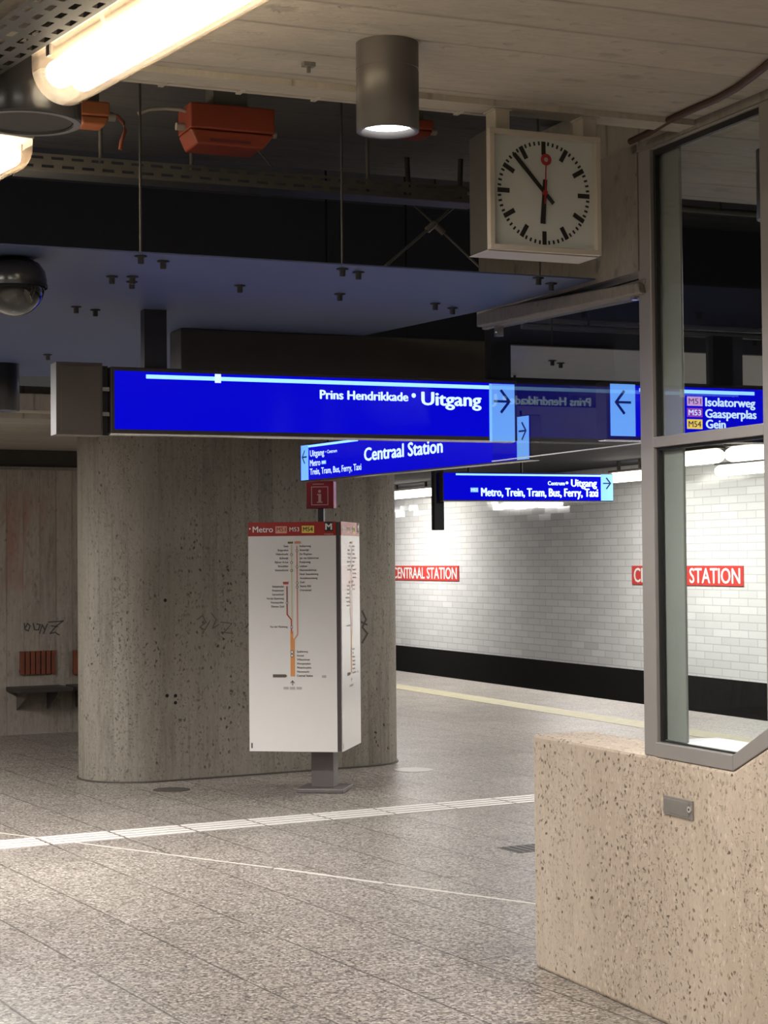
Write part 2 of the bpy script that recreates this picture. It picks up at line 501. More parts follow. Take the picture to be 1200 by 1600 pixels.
# ------------------------------------------------------------------ geometry helpers
class MB:
    """Collects shapes in the coordinates of a frame; base is subtracted when built."""

    def __init__(s, base=(0, 0, 0)):
        s.bm = bmesh.new()
        s.base = Vector(base)

    def face(s, pts, mi=0, smooth=False):
        f = s.bm.faces.new([s.bm.verts.new(p) for p in pts])
        f.material_index = mi
        f.smooth = smooth
        return f

    def hexa(s, p, mi=0):                  # 8 corners: bottom 0-3 ccw, top 4-7
        v = [s.bm.verts.new(q) for q in p]
        for q in ((3, 2, 1, 0), (4, 5, 6, 7), (0, 1, 5, 4), (1, 2, 6, 5), (2, 3, 7, 6), (3, 0, 4, 7)):
            s.bm.faces.new([v[i] for i in q]).material_index = mi

    def box(s, a, b, mi=0):
        (x0, y0, z0), (x1, y1, z1) = a, b
        x0, x1 = min(x0, x1), max(x0, x1)
        y0, y1 = min(y0, y1), max(y0, y1)
        z0, z1 = min(z0, z1), max(z0, z1)
        s.hexa([(x0, y0, z0), (x1, y0, z0), (x1, y1, z0), (x0, y1, z0), (x0, y0, z1), (x1, y0, z1), (x1, y1, z1), (x0, y1, z1)], mi)

    def prism(s, poly, lo, hi, axis='z', mi=0):   # poly in the two other axes
        def P(q, h):
            return {'z': (q[0], q[1], h), 'y': (q[0], h, q[1]), 'x': (h, q[0], q[1])}[axis]
        a = [s.bm.verts.new(P(q, lo)) for q in poly]
        b = [s.bm.verts.new(P(q, hi)) for q in poly]
        n = len(poly)
        fs = [s.bm.faces.new(a), s.bm.faces.new(b)]
        for i in range(n):
            fs.append(s.bm.faces.new((a[i], a[(i + 1) % n], b[(i + 1) % n], b[i])))
        for f in fs:
            f.material_index = mi
        return fs

    def rings(s, rings, mi=0, caps=True, smooth=True, closed=True):
        vs = [[s.bm.verts.new(p) for p in r] for r in rings]
        n = len(rings[0])
        for a, b in zip(vs, vs[1:]):
            for i in range(n if closed else n - 1):
                f = s.bm.faces.new((a[i], a[(i + 1) % n], b[(i + 1) % n], b[i]))
                f.material_index = mi
                f.smooth = smooth
        if caps:
            for r in (rings[0], rings[-1]):
                if (Vector(r[0]) - Vector(r[1])).length > 1e-6:
                    s.face(r, mi)

    def lathe(s, c, prof, n=40, mi=0, axis='z', caps=True):
        rr = []
        for r, h in prof:
            ring = []
            for i in range(n):
                a = 2 * PI * i / n
                q = (r * math.cos(a), r * math.sin(a))
                d = {'z': (q[0], q[1], h), 'y': (q[0], h, q[1]), 'x': (h, q[0], q[1])}[axis]
                ring.append(Vector(c) + Vector(d))
            rr.append(ring)
        s.rings(rr, mi, caps)

    def tube(s, pts, r, n=8, mi=0):
        pts = [Vector(p) for p in pts]
        rr = []
        for i, p in enumerate(pts):
            d = (pts[min(i + 1, len(pts) - 1)] - pts[max(i - 1, 0)]).normalized()
            u = d.cross(Vector((0, 0, 1)))
            if u.length < 1e-3:
                u = d.cross(Vector((1, 0, 0)))
            u.normalize()
            v = d.cross(u)
            rr.append([p + u * r * math.cos(2 * PI * k / n) + v * r * math.sin(2 * PI * k / n) for k in range(n)])
        s.rings(rr, mi)

    def flat(s, pts, y, mi=0):             # a flat print on a face whose normal is -y
        s.face([(p[0], y, p[1]) for p in pts], mi)

    def rect(s, x0, z0, x1, z1, y, mi=0):
        s.flat([(x0, z0), (x1, z0), (x1, z1), (x0, z1)], y, mi)

    def stroke(s, pts, wd, y, mi=0):
        for k, ((x0, z0), (x1, z1)) in enumerate(zip(pts, pts[1:])):
            d = Vector((x1 - x0, z1 - z0))
            if d.length < 1e-9:
                continue
            d.normalize()
            e = Vector((-d.y, d.x)) * wd / 2
            d = d * wd * 0.35
            yy = y - 0.00005 * k
            s.flat([(x0 - d.x + e.x, z0 - d.y + e.y), (x0 - d.x - e.x, z0 - d.y - e.y), (x1 + d.x - e.x, z1 + d.y - e.y), (x1 + d.x + e.x, z1 + d.y + e.y)], yy, mi)

    def disc(s, x, z, r, y, mi=0, n=24):
        s.flat([(x + r * math.cos(2 * PI * i / n), z + r * math.sin(2 * PI * i / n)) for i in range(n)], y, mi)

    def text(s, body, x0, x1, z0, cap, y, mi=0, bold=0.02, align='fit'):
        """lettering on a face whose normal is -y: baseline z0, capital height cap, stretched from x0 to x1 (or aligned)."""
        vs, fs, bx0, bx1, h = glyphs(body, 0.0)
        kz = cap / h
        if align == 'fit':
            kx = (x1 - x0) / (bx1 - bx0)
            ox = x0 - bx0 * kx
        else:
            kx = kz * 0.86
            ox = x0 - bx0 * kx if align == 'left' else x1 - bx1 * kx
        e = cap * bold * 1.9
        for k, (sx, sz) in enumerate(((0, 0), (e, 0), (-e, 0), (0, e * 0.45), (0, -e * 0.45)) if bold else ((0, 0),)):
            nv = [s.bm.verts.new((ox + a * kx + sx, y - k * 0.00002, z0 + b_ * kz + sz)) for a, b_ in vs]
            for f in fs:
                try:
                    q = s.bm.faces.new([nv[i] for i in f])
                    q.material_index = mi
                except ValueError:
                    pass

    def build(s, name, mats, parent=None, fr=None, bevel=0.0, uv=False, uvf=None):
        bm = s.bm
        if uv:
            L = bm.loops.layers.uv.new('UVMap')
            bm.normal_update()
            for f in bm.faces:
                n = f.normal
                for l in f.loops:
                    c = l.vert.co
                    if uvf:
                        l[L].uv = uvf(c, n)
                    elif abs(n.z) > 0.7:
                        l[L].uv = (c.y, c.x)
                    elif abs(n.x) > abs(n.y):
                        l[L].uv = (c.y, c.z)
                    else:
                        l[L].uv = (c.x, c.z)
        bmesh.ops.translate(bm, verts=bm.verts, vec=-s.base)
        bmesh.ops.recalc_face_normals(bm, faces=bm.faces)
        me = bpy.data.meshes.new(name)
        bm.to_mesh(me)
        bm.free()
        for ma in (mats if isinstance(mats, (list, tuple)) else [mats]):
            me.materials.append(ma)
        o = bpy.data.objects.new(name, me)
        COL.objects.link(o)
        if parent is not None:
            o.parent = parent
        elif fr is not None:
            o.location = fr.wld(s.base)
            o.rotation_euler = (0, 0, fr.a)
        else:
            o.location = s.base
        if bevel:
            b = o.modifiers.new('edge', 'BEVEL')
            b.width = bevel
            b.segments = 2
            b.limit_method = 'ANGLE'
            b.angle_limit = R(40)
        return o


_G = {}


def glyphs(body, bold):
    k = (body, bold)
    if k in _G:
        return _G[k]
    out = []
    for t in ('H', body):
        cu = bpy.data.curves.new('t', 'FONT')
        cu.body = t
        cu.size = 1.0
        cu.offset = bold
        cu.resolution_u = 3
        ob = bpy.data.objects.new('t', cu)
        COL.objects.link(ob)
        bpy.context.view_layer.update()
        dg = bpy.context.evaluated_depsgraph_get()
        me = ob.evaluated_get(dg).to_mesh()
        vs = [(v.co.x, v.co.y) for v in me.vertices]
        fs = [tuple(p.vertices) for p in me.polygons]
        ob.evaluated_get(dg).to_mesh_clear()
        bpy.data.objects.remove(ob)
        bpy.data.curves.remove(cu)
        out.append((vs, fs))
    h = max(v[1] for v in out[0][0])
    vs, fs = out[1]
    xs = [v[0] for v in vs]
    _G[k] = (vs, fs, min(xs), max(xs), h)
    return _G[k]


def tag(o, label=None, cat=None, group=None, kind=None):
    if label:
        o['label'] = label
    if cat:
        o['category'] = cat
    if group:
        o['group'] = group
    if kind:
        o['kind'] = kind
    return o


def thing(name, label, cat, fr, base, group=None):
    o = bpy.data.objects.new(name, None)
    COL.objects.link(o)
    o.location = fr.wld(base)
    o.rotation_euler = (0, 0, fr.a)
    o.empty_display_size = 0.1
    return tag(o, label, cat, group)


def struct(o, label, cat):
    return tag(o, label, cat, kind='structure')


W0 = Fr(0)
# ================================================================== THE SETTING
PEDGE = hz(FP, 614.5, 1047, 0).x           # platform edge
PWALL = PEDGE + 3.3                        # tiled wall beyond the track
b = MB()
b.prism([FP.wld(q + (0,))[:2] for q in ((-9, -9), (PEDGE, -9), (PEDGE, 46), (-9, 46))], -0.12, 0)
struct(b.build('floor', M_FLOOR), 'speckled grey terrazzo tile floor of the station hall and platform', 'floor')
b = MB()
b.box((PEDGE, -9, -1.25), (PWALL + 0.3, 46, -1.15))
b.box((PEDGE - 0.2, -9, -1.2), (PEDGE - 0.002, 46, -0.121))
struct(b.build('trim_1', M_BROWN, fr=FP), 'dark track bed and platform edge face below the tiled wall', 'track bed')

ZB = (hy(FT, 614, 1009, PWALL).z + hy(FT, 1003.5, 1045, PWALL).z) / 2
b = MB()
b.box((-46, PWALL, ZB), (9, PWALL + 0.2, 3.2))
struct(b.build('wall_track', M_TILE, fr=FT, uv=True), 'glossy white tiled wall on the far side of the track', 'wall')
b = MB()
b.box((-46, PWALL - 0.03, -1.15), (9, PWALL + 0.17, ZB))
struct(b.build('baseboard_track', M_BLACKTILE, fr=FT), 'black plinth under the white tiled track wall', 'baseboard')

# near ceiling slab: board-marked concrete
ZC = 3.06
TE = (hz(FP, 230, 118, ZC).y + hz(FP, 880, 178, ZC).y) / 2
lampdir = FP.to(FL.ex)                     # lamp row direction in the slab's frame
l0 = hz(FP, 105, 118, 2.93)


def lamp_line(t, off):                     # p of the row's line at t
    return l0.x + lampdir.x / lampdir.y * (t - l0.y) + off


b = MB()
CSP = CS
TE2 = hz(FP, 1120, 315, ZC).y
b.prism([(-7, -7), (CSP + 6, -7), (CSP + 6, TE2), (CSP + 0.03, TE2), (CSP + 0.03, TE), (-7, TE)], ZC, ZC + 0.22)
b.box((-7, TE - 0.10, ZC - 0.02), (CSP, TE, ZC))
struct(b.build('ceiling', M_CEIL, fr=FP, uv=True), 'board-marked concrete ceiling slab above the clock', 'ceiling')
b = MB()
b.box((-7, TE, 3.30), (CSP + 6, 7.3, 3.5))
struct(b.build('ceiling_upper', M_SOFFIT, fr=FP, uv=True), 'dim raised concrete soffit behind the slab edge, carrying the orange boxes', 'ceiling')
b = MB()
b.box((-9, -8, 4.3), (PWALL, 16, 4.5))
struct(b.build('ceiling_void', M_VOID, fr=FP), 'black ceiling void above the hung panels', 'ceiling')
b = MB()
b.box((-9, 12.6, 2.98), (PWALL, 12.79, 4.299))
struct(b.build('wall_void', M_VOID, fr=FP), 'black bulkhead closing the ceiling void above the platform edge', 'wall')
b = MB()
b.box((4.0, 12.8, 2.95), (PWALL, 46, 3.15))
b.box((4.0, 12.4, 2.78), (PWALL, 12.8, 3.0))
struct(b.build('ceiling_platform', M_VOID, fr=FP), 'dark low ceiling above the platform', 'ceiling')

# fascia and beam of the screen wall (plane CS, frame FT: x = -t)
xl = hy(FT, 748, 410, CS).x
xp = hy(FT, 998, 300, CS).x
b = MB()
b.box((xl, CS, 2.61), (xp - 0.01, CS + 0.09, ZC))
struct(b.build('wall_fascia', M_BEAM, fr=FT, uv=True), 'stained concrete panel behind the clock', 'wall')
b = MB()
A0, A1 = hy(FT, 744, 486, CS - 0.02), hy(FT, 744, 511, CS - 0.02)
B0, B1 = hy(FT, 996, 441, CS - 0.02), hy(FT, 1000, 458, CS - 0.02)
b.hexa([(A1.x, CS - 0.02, A1.z), (B1.x, CS - 0.02, B1.z), (B1.x, CS + 0.10, B1.z), (A1.x, CS + 0.10, A1.z),
        (A0.x, CS - 0.02, A0.z), (B0.x, CS - 0.02, B0.z), (B0.x, CS + 0.10, B0.z), (A0.x, CS + 0.10, A0.z)])
b.box((A1.x + 0.01, CS + 0.0, A1.z - 0.012), (B1.x, CS + 0.03, A1.z + 0.01))
struct(b.build('trim_beam', M_BEAM, fr=FT, uv=True, bevel=0.006), 'pale concrete beam under the clock, carrying the hanging glass', 'beam')

# parapet with a raised slope to the right
Kp = hy(FT, 1145, 1205, CS)
Sp = hy(FT, 1200, 1168, CS)
k = (Sp.z - Kp.z) / (Sp.x - Kp.x)
xe = Kp.x + 0.9
ZP = 0.91
b = MB()
poly = [(CORN.x, 0.0), (xe + 1.6, 0.0), (xe + 1.6, ZP + k * 0.9), (xe, ZP + k * 0.9), (Kp.x, ZP), (CORN.x, ZP)]
b.prism(poly, CS, CS + 0.26, 'y')
struct(b.build('wall_parapet', M_PARA, fr=FT, uv=True, bevel=0.012), 'beige exposed-aggregate concrete parapet carrying the glazed screen', 'wall')

# left wall with the bench, soffit and fascia above it
BW = 16.34
b = MB()
b.box((-6, BW, 0), (7.0, BW + 0.3, 2.47))
wl = b.build('wall_left', M_WALL, fr=FA, uv=True)
struct(wl, 'grimy board-marked concrete wall with the bench, left of the pillar', 'wall')
b = MB()
b.box((-6, BW - 0.02, 2.47), (7.0, BW + 0.28, 2.50), 1)
b.box((-6, BW + 0.02, 2.50), (7.0, BW + 0.3, 2.68), 0)
struct(b.build('trim_2', [M_BROWN, M_BEAM], fr=FA, uv=True), 'dark band along the top of the bench wall', 'trim')
b = MB()
bs = hz(FA, 40, 654, 2.66).y
b.box((-6, bs, 2.66), (7.0, BW + 0.3, 2.9))
b.box((-6, bs - 0.25, 2.70), (7.0, bs, 2.82))
struct(b.build('ceiling_left', M_CEIL, fr=FA, uv=True), 'low concrete soffit in front of the bench wall', 'ceiling')

# the oval pillar
PR = 0.44
ca0, ca1, cb = 4.98, 6.70, 12.69
b = MB()
ring = []
for i in range(33):
    a = PI / 2 + PI * i / 32
    ring.append((ca0 + PR * math.cos(a), cb + PR * math.sin(a)))
for i in range(12):
    ring.append((ca0 + (ca1 - ca0) * (i + 1) / 13, cb - PR))
for i in range(33):
    a = -PI / 2 + PI * i / 32
    ring.append((ca1 + PR * math.cos(a), cb + PR * math.sin(a)))
for i in range(12):
    ring.append((ca1 - (ca1 - ca0) * (i + 1) / 13, cb + PR))
per = [0.0]
for i in range(1, len(ring) + 1):
    q0, q1 = ring[i - 1], ring[i % len(ring)]
    per.append(per[-1] + math.hypot(q1[0] - q0[0], q1[1] - q0[1]))
L = b.bm.loops.layers.uv.new('UVMap')
lo = [b.bm.verts.new((q[0], q[1], 0)) for q in ring]
hi = [b.bm.verts.new((q[0], q[1], 3.6)) for q in ring]
for i in range(len(ring)):
    j = (i + 1) % len(ring)
    f = b.bm.faces.new((lo[i], lo[j], hi[j], hi[i]))
    f.smooth = True
    for l, uvv in zip(f.loops, ((per[i], 0), (per[i + 1], 0), (per[i + 1], 3.6), (per[i], 3.6))):
        l[L].uv = uvv
struct(b.build('wall_pillar', M_PILLAR, fr=FA), 'broad oval concrete pillar with vertical board marks behind the map column', 'pillar')
# recessed joint at the pillar's foot
b = MB()
b.rings([[(ca0 + (q[0] - ca0) * 1.0, q[1], z) for q in ring] for z in (0.0, 0.012)], 0, True, False)
# rough putty bead
o = b.build('baseboard_pillar', M_DRAIN, fr=FA)
o.scale = (1, 1, 1)
for v in o.data.vertices:
    c = Vector((min(max(v.co.x, ca0), ca1), cb, 0))
    d = Vector((v.co.x, v.co.y, 0)) - c
    if d.length > 1e-6:
        d.normalize()
        v.co.x += d.x * 0.012
        v.co.y += d.y * 0.012
struct(o, 'dark joint around the foot of the oval pillar', 'baseboard')

# ================================================================== HUNG CEILING PANELS
ZPAN = 2.62


def panel(label, p0, p1, t0, t1, bolts, rods, poly=None, mat=None):
    base = Vector(((p0 + p1) / 2, t0, ZPAN))
    th = thing('ceiling_panel', label, 'ceiling panel', FP, base, 'hung grey ceiling panels')
    bb = MB(base)
    bb.prism(poly or [(p0, t0), (p1, t0), (p1, t1), (p0, t1)], ZPAN, ZPAN + 0.005)
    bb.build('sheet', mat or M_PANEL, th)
    for (x, y) in bolts:
        c = hz(FP, x, y - 3, ZPAN)
        bb = MB(base)
        bb.lathe(c, [(0.022, 0), (0.022, -0.004), (0.011, -0.006), (0.011, -0.026), (0.006, -0.028)], 12)
        bb.build('bolt', M_BOLT, th)
    for (x, y) in rods:
        c = hz(FP, x, y - 3, ZPAN)
        bb = MB(base)
        bb.tube([c + Vector((0, 0, 0.01)), Vector((c.x, c.y, 4.30))], 0.0045, 8)
        bb.build('hanger_rod', M_ROD, th)
    return th


TP0 = hy(FT, 935, 437, CS)
tp0 = -TP0.x
tpf = hz(FP, 50, 588, ZPAN).y
pq, pr = hz(FP, 752, 486, ZPAN), hz(FP, 566, 525, ZPAN)
panel('wide grey ceiling panel with dark bolts, glow of the exit sign painted in as blue', -6.5, CS - 0.012, tp0, tpf,
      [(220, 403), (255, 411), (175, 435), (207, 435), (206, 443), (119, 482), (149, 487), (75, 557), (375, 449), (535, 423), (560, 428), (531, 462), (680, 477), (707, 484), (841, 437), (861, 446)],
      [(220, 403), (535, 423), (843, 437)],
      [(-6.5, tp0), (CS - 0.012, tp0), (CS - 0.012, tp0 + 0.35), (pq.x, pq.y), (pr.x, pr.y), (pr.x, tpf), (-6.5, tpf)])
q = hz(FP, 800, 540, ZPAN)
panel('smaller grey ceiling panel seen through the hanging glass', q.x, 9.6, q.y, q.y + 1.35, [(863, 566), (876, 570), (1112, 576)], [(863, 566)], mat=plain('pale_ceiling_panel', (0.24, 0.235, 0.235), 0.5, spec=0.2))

# ================================================================== LIT SIGNS
class Sign:
    def __init__(s, name, label, cat, fr, c, x0, x1, yt, yb, depth=0.10, group=None, frame=0.016, housing=M_DARKMETAL, both=False):
        s.fr, s.c = fr, c
        ym = (yt + yb) / 2
        s.x0, s.x1 = hy(fr, x0, ym, c).x, hy(fr, x1, ym, c).x
        s.z1 = hy(fr, x0, yt, c).z
        s.z0 = hy(fr, x0, yb, c).z
        s.depth = depth
        s.base = Vector(((s.x0 + s.x1) / 2, c + depth / 2, s.z0 - frame))
        s.th = thing(name, label, cat, fr, s.base, group)
        b = MB(s.base)
        b.box((s.x0 - frame, c, s.z0 - frame), (s.x1 + frame, c + depth, s.z1 + frame))
        b.build('housing', housing, s.th, bevel=0.004)
        b = MB(s.base)
        b.rect(s.x0, s.z0, s.x1, s.z1, c - 0.0015)
        b.build('blue_face', M_BLUE, s.th)
        if both:                           # lit on both sides
            b = MB(s.base)
            b.rect(s.x0, s.z0, s.x1, s.z1, c + depth + 0.0015)
            b.build('back_face', M_BLUE, s.th)
        b = MB(s.base)
        rr = 0.006
        b.rings([[(xx, c + depth * 0.10 + (depth * 0.8) * j / 6.0, s.z0 - frame - rr * math.sin(PI * j / 6.0) - 0.0005) for j in range(7)] for xx in (s.x0 - frame * 0.8, s.x1 + frame * 0.8)], 0, True, True, False)
        b.build('bottom_rail', M_ALUB, s.th)

    def at(s, x, y):
        q = hy(s.fr, x, y, s.c)
        return q.x, q.z

    def mb(s):
        return MB(s.base)

    def strip(s, x0, x1, h=0.016, drop=0.012):
        b = s.mb()
        a, e = s.at(x0, 600)[0], s.at(x1, 600)[0]
        b.rect(a, s.z1 - drop - h, e, s.z1 - drop, s.c - 0.003)
        b.build('light_strip', M_STRIP, s.th)

    def arrow_panel(s, x0, x1, right=True, up=0.0, dn=0.0, size=1.0, cz=0.66):
        b = s.mb()
        a, e = s.at(x0, 640)[0], s.at(x1, 640)[0]
        b.rect(a, s.z0 - dn, e, s.z1 + up, s.c - 0.004)
        p = b.build('arrow_panel', M_CYAN, s.th)
        b = s.mb()
        wd = e - a
        hh = (s.z1 - s.z0)
        cx, zc = (a + e) / 2, s.z0 + hh * cz
        k = wd * 0.28 * size
        sg = 1 if right else -1
        kz = k * 1.35
        b.stroke([(cx - sg * k * 1.05, zc), (cx + sg * k * 0.85, zc)], wd * 0.085, s.c - 0.006)
        b.stroke([(cx - sg * k * 0.12, zc + kz), (cx + sg * k, zc), (cx - sg * k * 0.12, zc - kz)], wd * 0.10, s.c - 0.0064)
        b.build('arrow', M_NAVY, p)

    def words(s, items, mat=M_LETTER):
        for (t, xa, xb, yb, yc, *bd) in items:
            b = s.mb()
            xa_, zb = s.at(xa, yb)
            xb_ = s.at(xb, yb)[0]
            cap = s.at(xa, yc)[1] - zb
            b.text(t, xa_, xb_, zb, cap, s.c - 0.003, 0, bd[0] if bd else 0.03)
            b.build('lettering', mat, s.th)

    def badge(s, t, xa, xb, yb, yt, mat, tmat):
        b = s.mb()
        xa_, zb = s.at(xa, yb)
        xb_, zt = s.at(xb, yt)
        b.rect(xa_, zb, xb_, zt, s.c - 0.003)
        o = b.build('line_badge', mat, s.th)
        b = s.mb()
        h, wd = zt - zb, xb_ - xa_
        b.text(t, xa_ + wd * 0.10, xb_ - wd * 0.10, zb + h * 0.2, h * 0.6, s.c - 0.0042, 0, 0.012)
        b.build('badge_lettering', tmat, o)


# exit sign
FSY = FP.to(CAM + ray(179, 578.8) * (7.16 / ray(179, 578.8).y)).y
s1 = Sign('exit_sign', 'long lit blue exit sign reading Prins Hendrikkade Uitgang with right arrow', 'sign', FP, FSY, 179, 803, 579, 670.5, group=None)
s1.strip(228, 765)
s1.arrow_panel(764, 803.5, True, dn=0.02, up=-0.004)
s1.words([('Prins Hendrikkade', 500, 637, 623, 609.5), ('Uitgang', 659, 751, 632.5, 612.5)])
b = s1.mb()
cx, cz = s1.at(646, 618)
b.disc(cx, cz, 0.010, FSY - 0.003)
b.build('lettering', M_LETTER, s1.th)
b = s1.mb()
xa, za = s1.at(340, 590)
b.rect(xa - 0.013, za - 0.022, xa + 0.013, za + 0.014, FSY - 0.0045)
b.build('light_clip', M_LETTER, s1.th)
# blank grey box at the left end, with two clips
b = s1.mb()
xa, xb_ = s1.at(87.5, 620)[0], s1.at(160, 620)[0]
b.box((xa, FSY - 0.004, s1.z0 - 0.026), (xb_, FSY + 0.10, s1.z1 + 0.028))
b.box((xa + 0.018, FSY - 0.008, s1.z0 - 0.01), (xb_ - 0.006, FSY - 0.004, s1.z1 + 0.016))
b.build('end_box', plain('grey_brown_end_box', (0.115, 0.10, 0.09), 0.4, 0.2), s1.th, bevel=0.006)
for yy in (608, 647):
    b = s1.mb()
    x_, z_ = s1.at(165, yy)
    b.box((x_ - 0.015, FSY + 0.002, z_ - 0.008), (x_ + 0.016, FSY + 0.03, z_ + 0.008))
    b.build('clip', M_ALUB, s1.th)
b = s1.mb()
b.box((xb_ - 0.002, FSY + 0.03, s1.z0 - 0.024), (s1.x0 - 0.02, FSY + 0.10, s1.z1 + 0.02))
b.build('hinge_gap', M_BLACK, s1.th)
# hanging brackets of the exit sign
for (xa, xb_) in ((229, 264), (772, 803)):
    b = s1.mb()
    x_, x2 = s1.at(xa, 570)[0], s1.at(xb_, 570)[0]
    b.box((x_, FSY + 0.03, s1.z1 + 0.015), (x2, FSY + 0.09, ZPAN - 0.0005))
    b.build('hanging_bracket', M_BLUEHOUSE, s1.th)

# its neighbour in the same line
s4 = Sign('line_sign', 'lit blue line sign reading Isolatorweg, Gaasperplas and Gein with left arrow', 'sign', FP, FSY, 953, 1300, 601, 681)
s4.strip(998, 1178)
s4.arrow_panel(953, 992, False, up=0.004)
s4.words([('Isolatorweg', 1102, 1179, 634.5, 621.5), ('Gaasperplas', 1102, 1181, 652.5, 639.5), ('Gein', 1103, 1133, 669, 656)])
s4.badge('M51', 1073, 1097, 634, 620, M_LILAC, M_WHITE)
s4.badge('M53', 1073, 1097, 651.5, 638, M_ROSE, M_LETTER)
s4.badge('M54', 1073, 1097, 670, 655.5, M_YELLOW, M_BROWNTXT)
for (xa, xb_) in ((1120, 1166), (1262, 1290)):
    b = s4.mb()
    x_, x2 = s4.at(xa, 570)[0], s4.at(xb_, 570)[0]
    b.box((x_, FSY + 0.03, s4.z1 + 0.017), (x2, FSY + 0.09, ZPAN - 0.0005))
    b.build('hanging_bracket', M_BLUEHOUSE, s4.th)

# dark trough between panel and exit sign
tb = FSY + 0.55
b = MB(Vector((2.6, tb, ZPAN)))
xa, xb_ = hy(FP, 283, 560, tb).x, hy(FP, 790, 560, tb).x
b.base = Vector(((xa + xb_) / 2, tb + 0.09, ZPAN - 0.24))
b.box((xa, tb, ZPAN - 0.24), (xb_, tb + 0.18, ZPAN - 0.001))
o = b.build('sign_trough', plain('dark_trough_metal', (0.075, 0.068, 0.062), 0.45, 0.1), fr=FP, bevel=0.004)
tag(o, 'long dark metal trough under the panel just behind the exit sign', 'trough')

# central station sign, across the hall
d2 = 12.25
c2 = FB.to(CAM + ray(470, 724) * (d2 / ray(470, 724).y)).y
s2 = Sign('station_sign', 'lit blue sign reading Centraal Station hanging low behind the exit sign', 'sign', FB, c2, 470, 828, 696.7, 751, depth=0.07, frame=0.006)
b = s2.mb()
xa, za = s2.at(482, 694)
b.rect(xa, s2.z1 - 0.018, s2.at(560, 694)[0], s2.z1 - 0.003, c2 - 0.003)
b.build('light_strip', M_STRIP, s2.th)
b = s2.mb()
s2.arrow_panel(470.5, 482, False)
s2.arrow_panel(808, 827, True)
s2.words([('Centraal Station', 570, 692, 720, 700.5, 0.03)])
for (t, xa, xb_, yb, hgt) in (('Uitgang', 485, 507, 713.5, 9.5), ('• Centrum', 509, 527, 708.5, 5), ('Metro', 485, 501, 728.5, 9.5), ('Trein, Tram, Bus, Ferry, Taxi', 485, 565, 742, 9.5)):
    b = s2.mb()
    xa_, zb = s2.at(xa, yb)
    b.text(t, xa_, s2.at(xb_, yb - (xb_ - xa) * 0.1)[0], zb, s2.at(xa, yb - hgt)[1] - zb, c2 - 0.003, 0, 0.012)
    b.build('lettering', M_LETTER, s2.th)
s2.badge('M52', 503, 510, 725.5, 719, M_SKY, M_LETTER)
for f_ in (0.12, 0.5, 0.93):
    b = s2.mb()
    x_ = s2.x0 + (s2.x1 - s2.x0) * f_
    b.tube([(x_, c2 + 0.035, s2.z1), (x_, c2 + 0.035, ZPAN + 0.02 if f_ > 0.6 else 4.30)], 0.008)
    b.build('hanger_rod', M_BOLT, s2.th)

# platform sign
d3 = 15.0
c3 = FP.to(CAM + ray(693, 760) * (d3 / ray(693, 760).y)).y
s3 = Sign('platform_sign', 'lit blue sign reading Metro, Trein, Tram, Bus, Ferry, Taxi over the platform', 'sign', FP, c3, 693, 957, 738.5, 781, depth=0.08, frame=0.008, both=True)
b = s3.mb()
b.rect(s3.at(712, 740)[0], s3.z1 - 0.02, s3.at(957, 740)[0], s3.z1 - 0.005, c3 - 0.003)
b.build('light_strip', M_STRIP, s3.th)
s3.arrow_panel(937, 956, True)
s3.words([('Centrum', 856, 882, 758, 752), ('• Uitgang', 884, 932, 760, 749), ('Metro, Trein, Tram, Bus, Ferry, Taxi', 752, 934, 775, 762.5)])
s3.badge('M52', 735, 747, 769, 762, M_SKY, M_LETTER)
for xa in (735, 818):
    b = s3.mb()
    x_ = s3.at(xa, 735)[0]
    b.tube([(x_, c3 + 0.04, s3.z1), (x_, c3 + 0.04, 2.955)], 0.012)
    b.build('hanger_rod', M_BOLT, s3.th)
b = MB()
x0_, zt = hy(FP, 684, 742, c3 + 0.02).x, hy(FP, 684, 740, c3).z
x1_, zb = hy(FP, 700, 742, c3 + 0.02).x, hy(FP, 684, 828, c3).z
b.base = Vector(((x0_ + x1_) / 2, c3 + 0.13, zb))
b.box((x0_, c3 + 0.10, zb), (x1_, c3 + 0.16, 2.62))
b.box((x0_ + 0.02, c3 + 0.11, 2.60), (x1_ - 0.02, c3 + 0.15, 2.78))
o = b.build('display_box', M_BLACK, fr=FP, bevel=0.006)
tag(o, 'narrow black display box hanging below the left end of the platform sign', 'display')

# red wall name panels
for (xa, xb_, lab) in ((612.5, 716, 'red station name panel on white tiles beside the oval pillar'), (987, 1160.5, 'red station name panel on white tiles behind the glazed screen')):
    c = PWALL - 0.02
    A_, B_ = hy(FT, xa, 884, c), hy(FT, xb_, 906, c)
    zt = A_.z
    zb = hy(FT, xa, 906 if xa < 800 else 911.5, c).z
    if xa > 800:
        zb = zt - nh
    nh = zt - zb
    base = Vector(((A_.x + B_.x) / 2, PWALL, zb))
    th = thing('station_name_panel', lab, 'sign', FT, base, 'red station name panels on the tiled wall')
    b = MB(base)
    b.box((A_.x, c, zb), (B_.x, PWALL - 0.0004, zt))
    b.build('red_board', M_NAMERED, th)
    b = MB(base)
    wd = B_.x - A_.x
    b.text('CENTRAAL', A_.x + wd * 0.025, A_.x + wd * 0.515, zb + nh * 0.13, nh * 0.74, c - 0.004, 0, 0.02)
    b.text('STATION', A_.x + wd * 0.55, A_.x + wd * 0.98, zb + nh * 0.13, nh * 0.74, c - 0.004, 0, 0.02)
    b.build('lettering', M_WHITE, th)

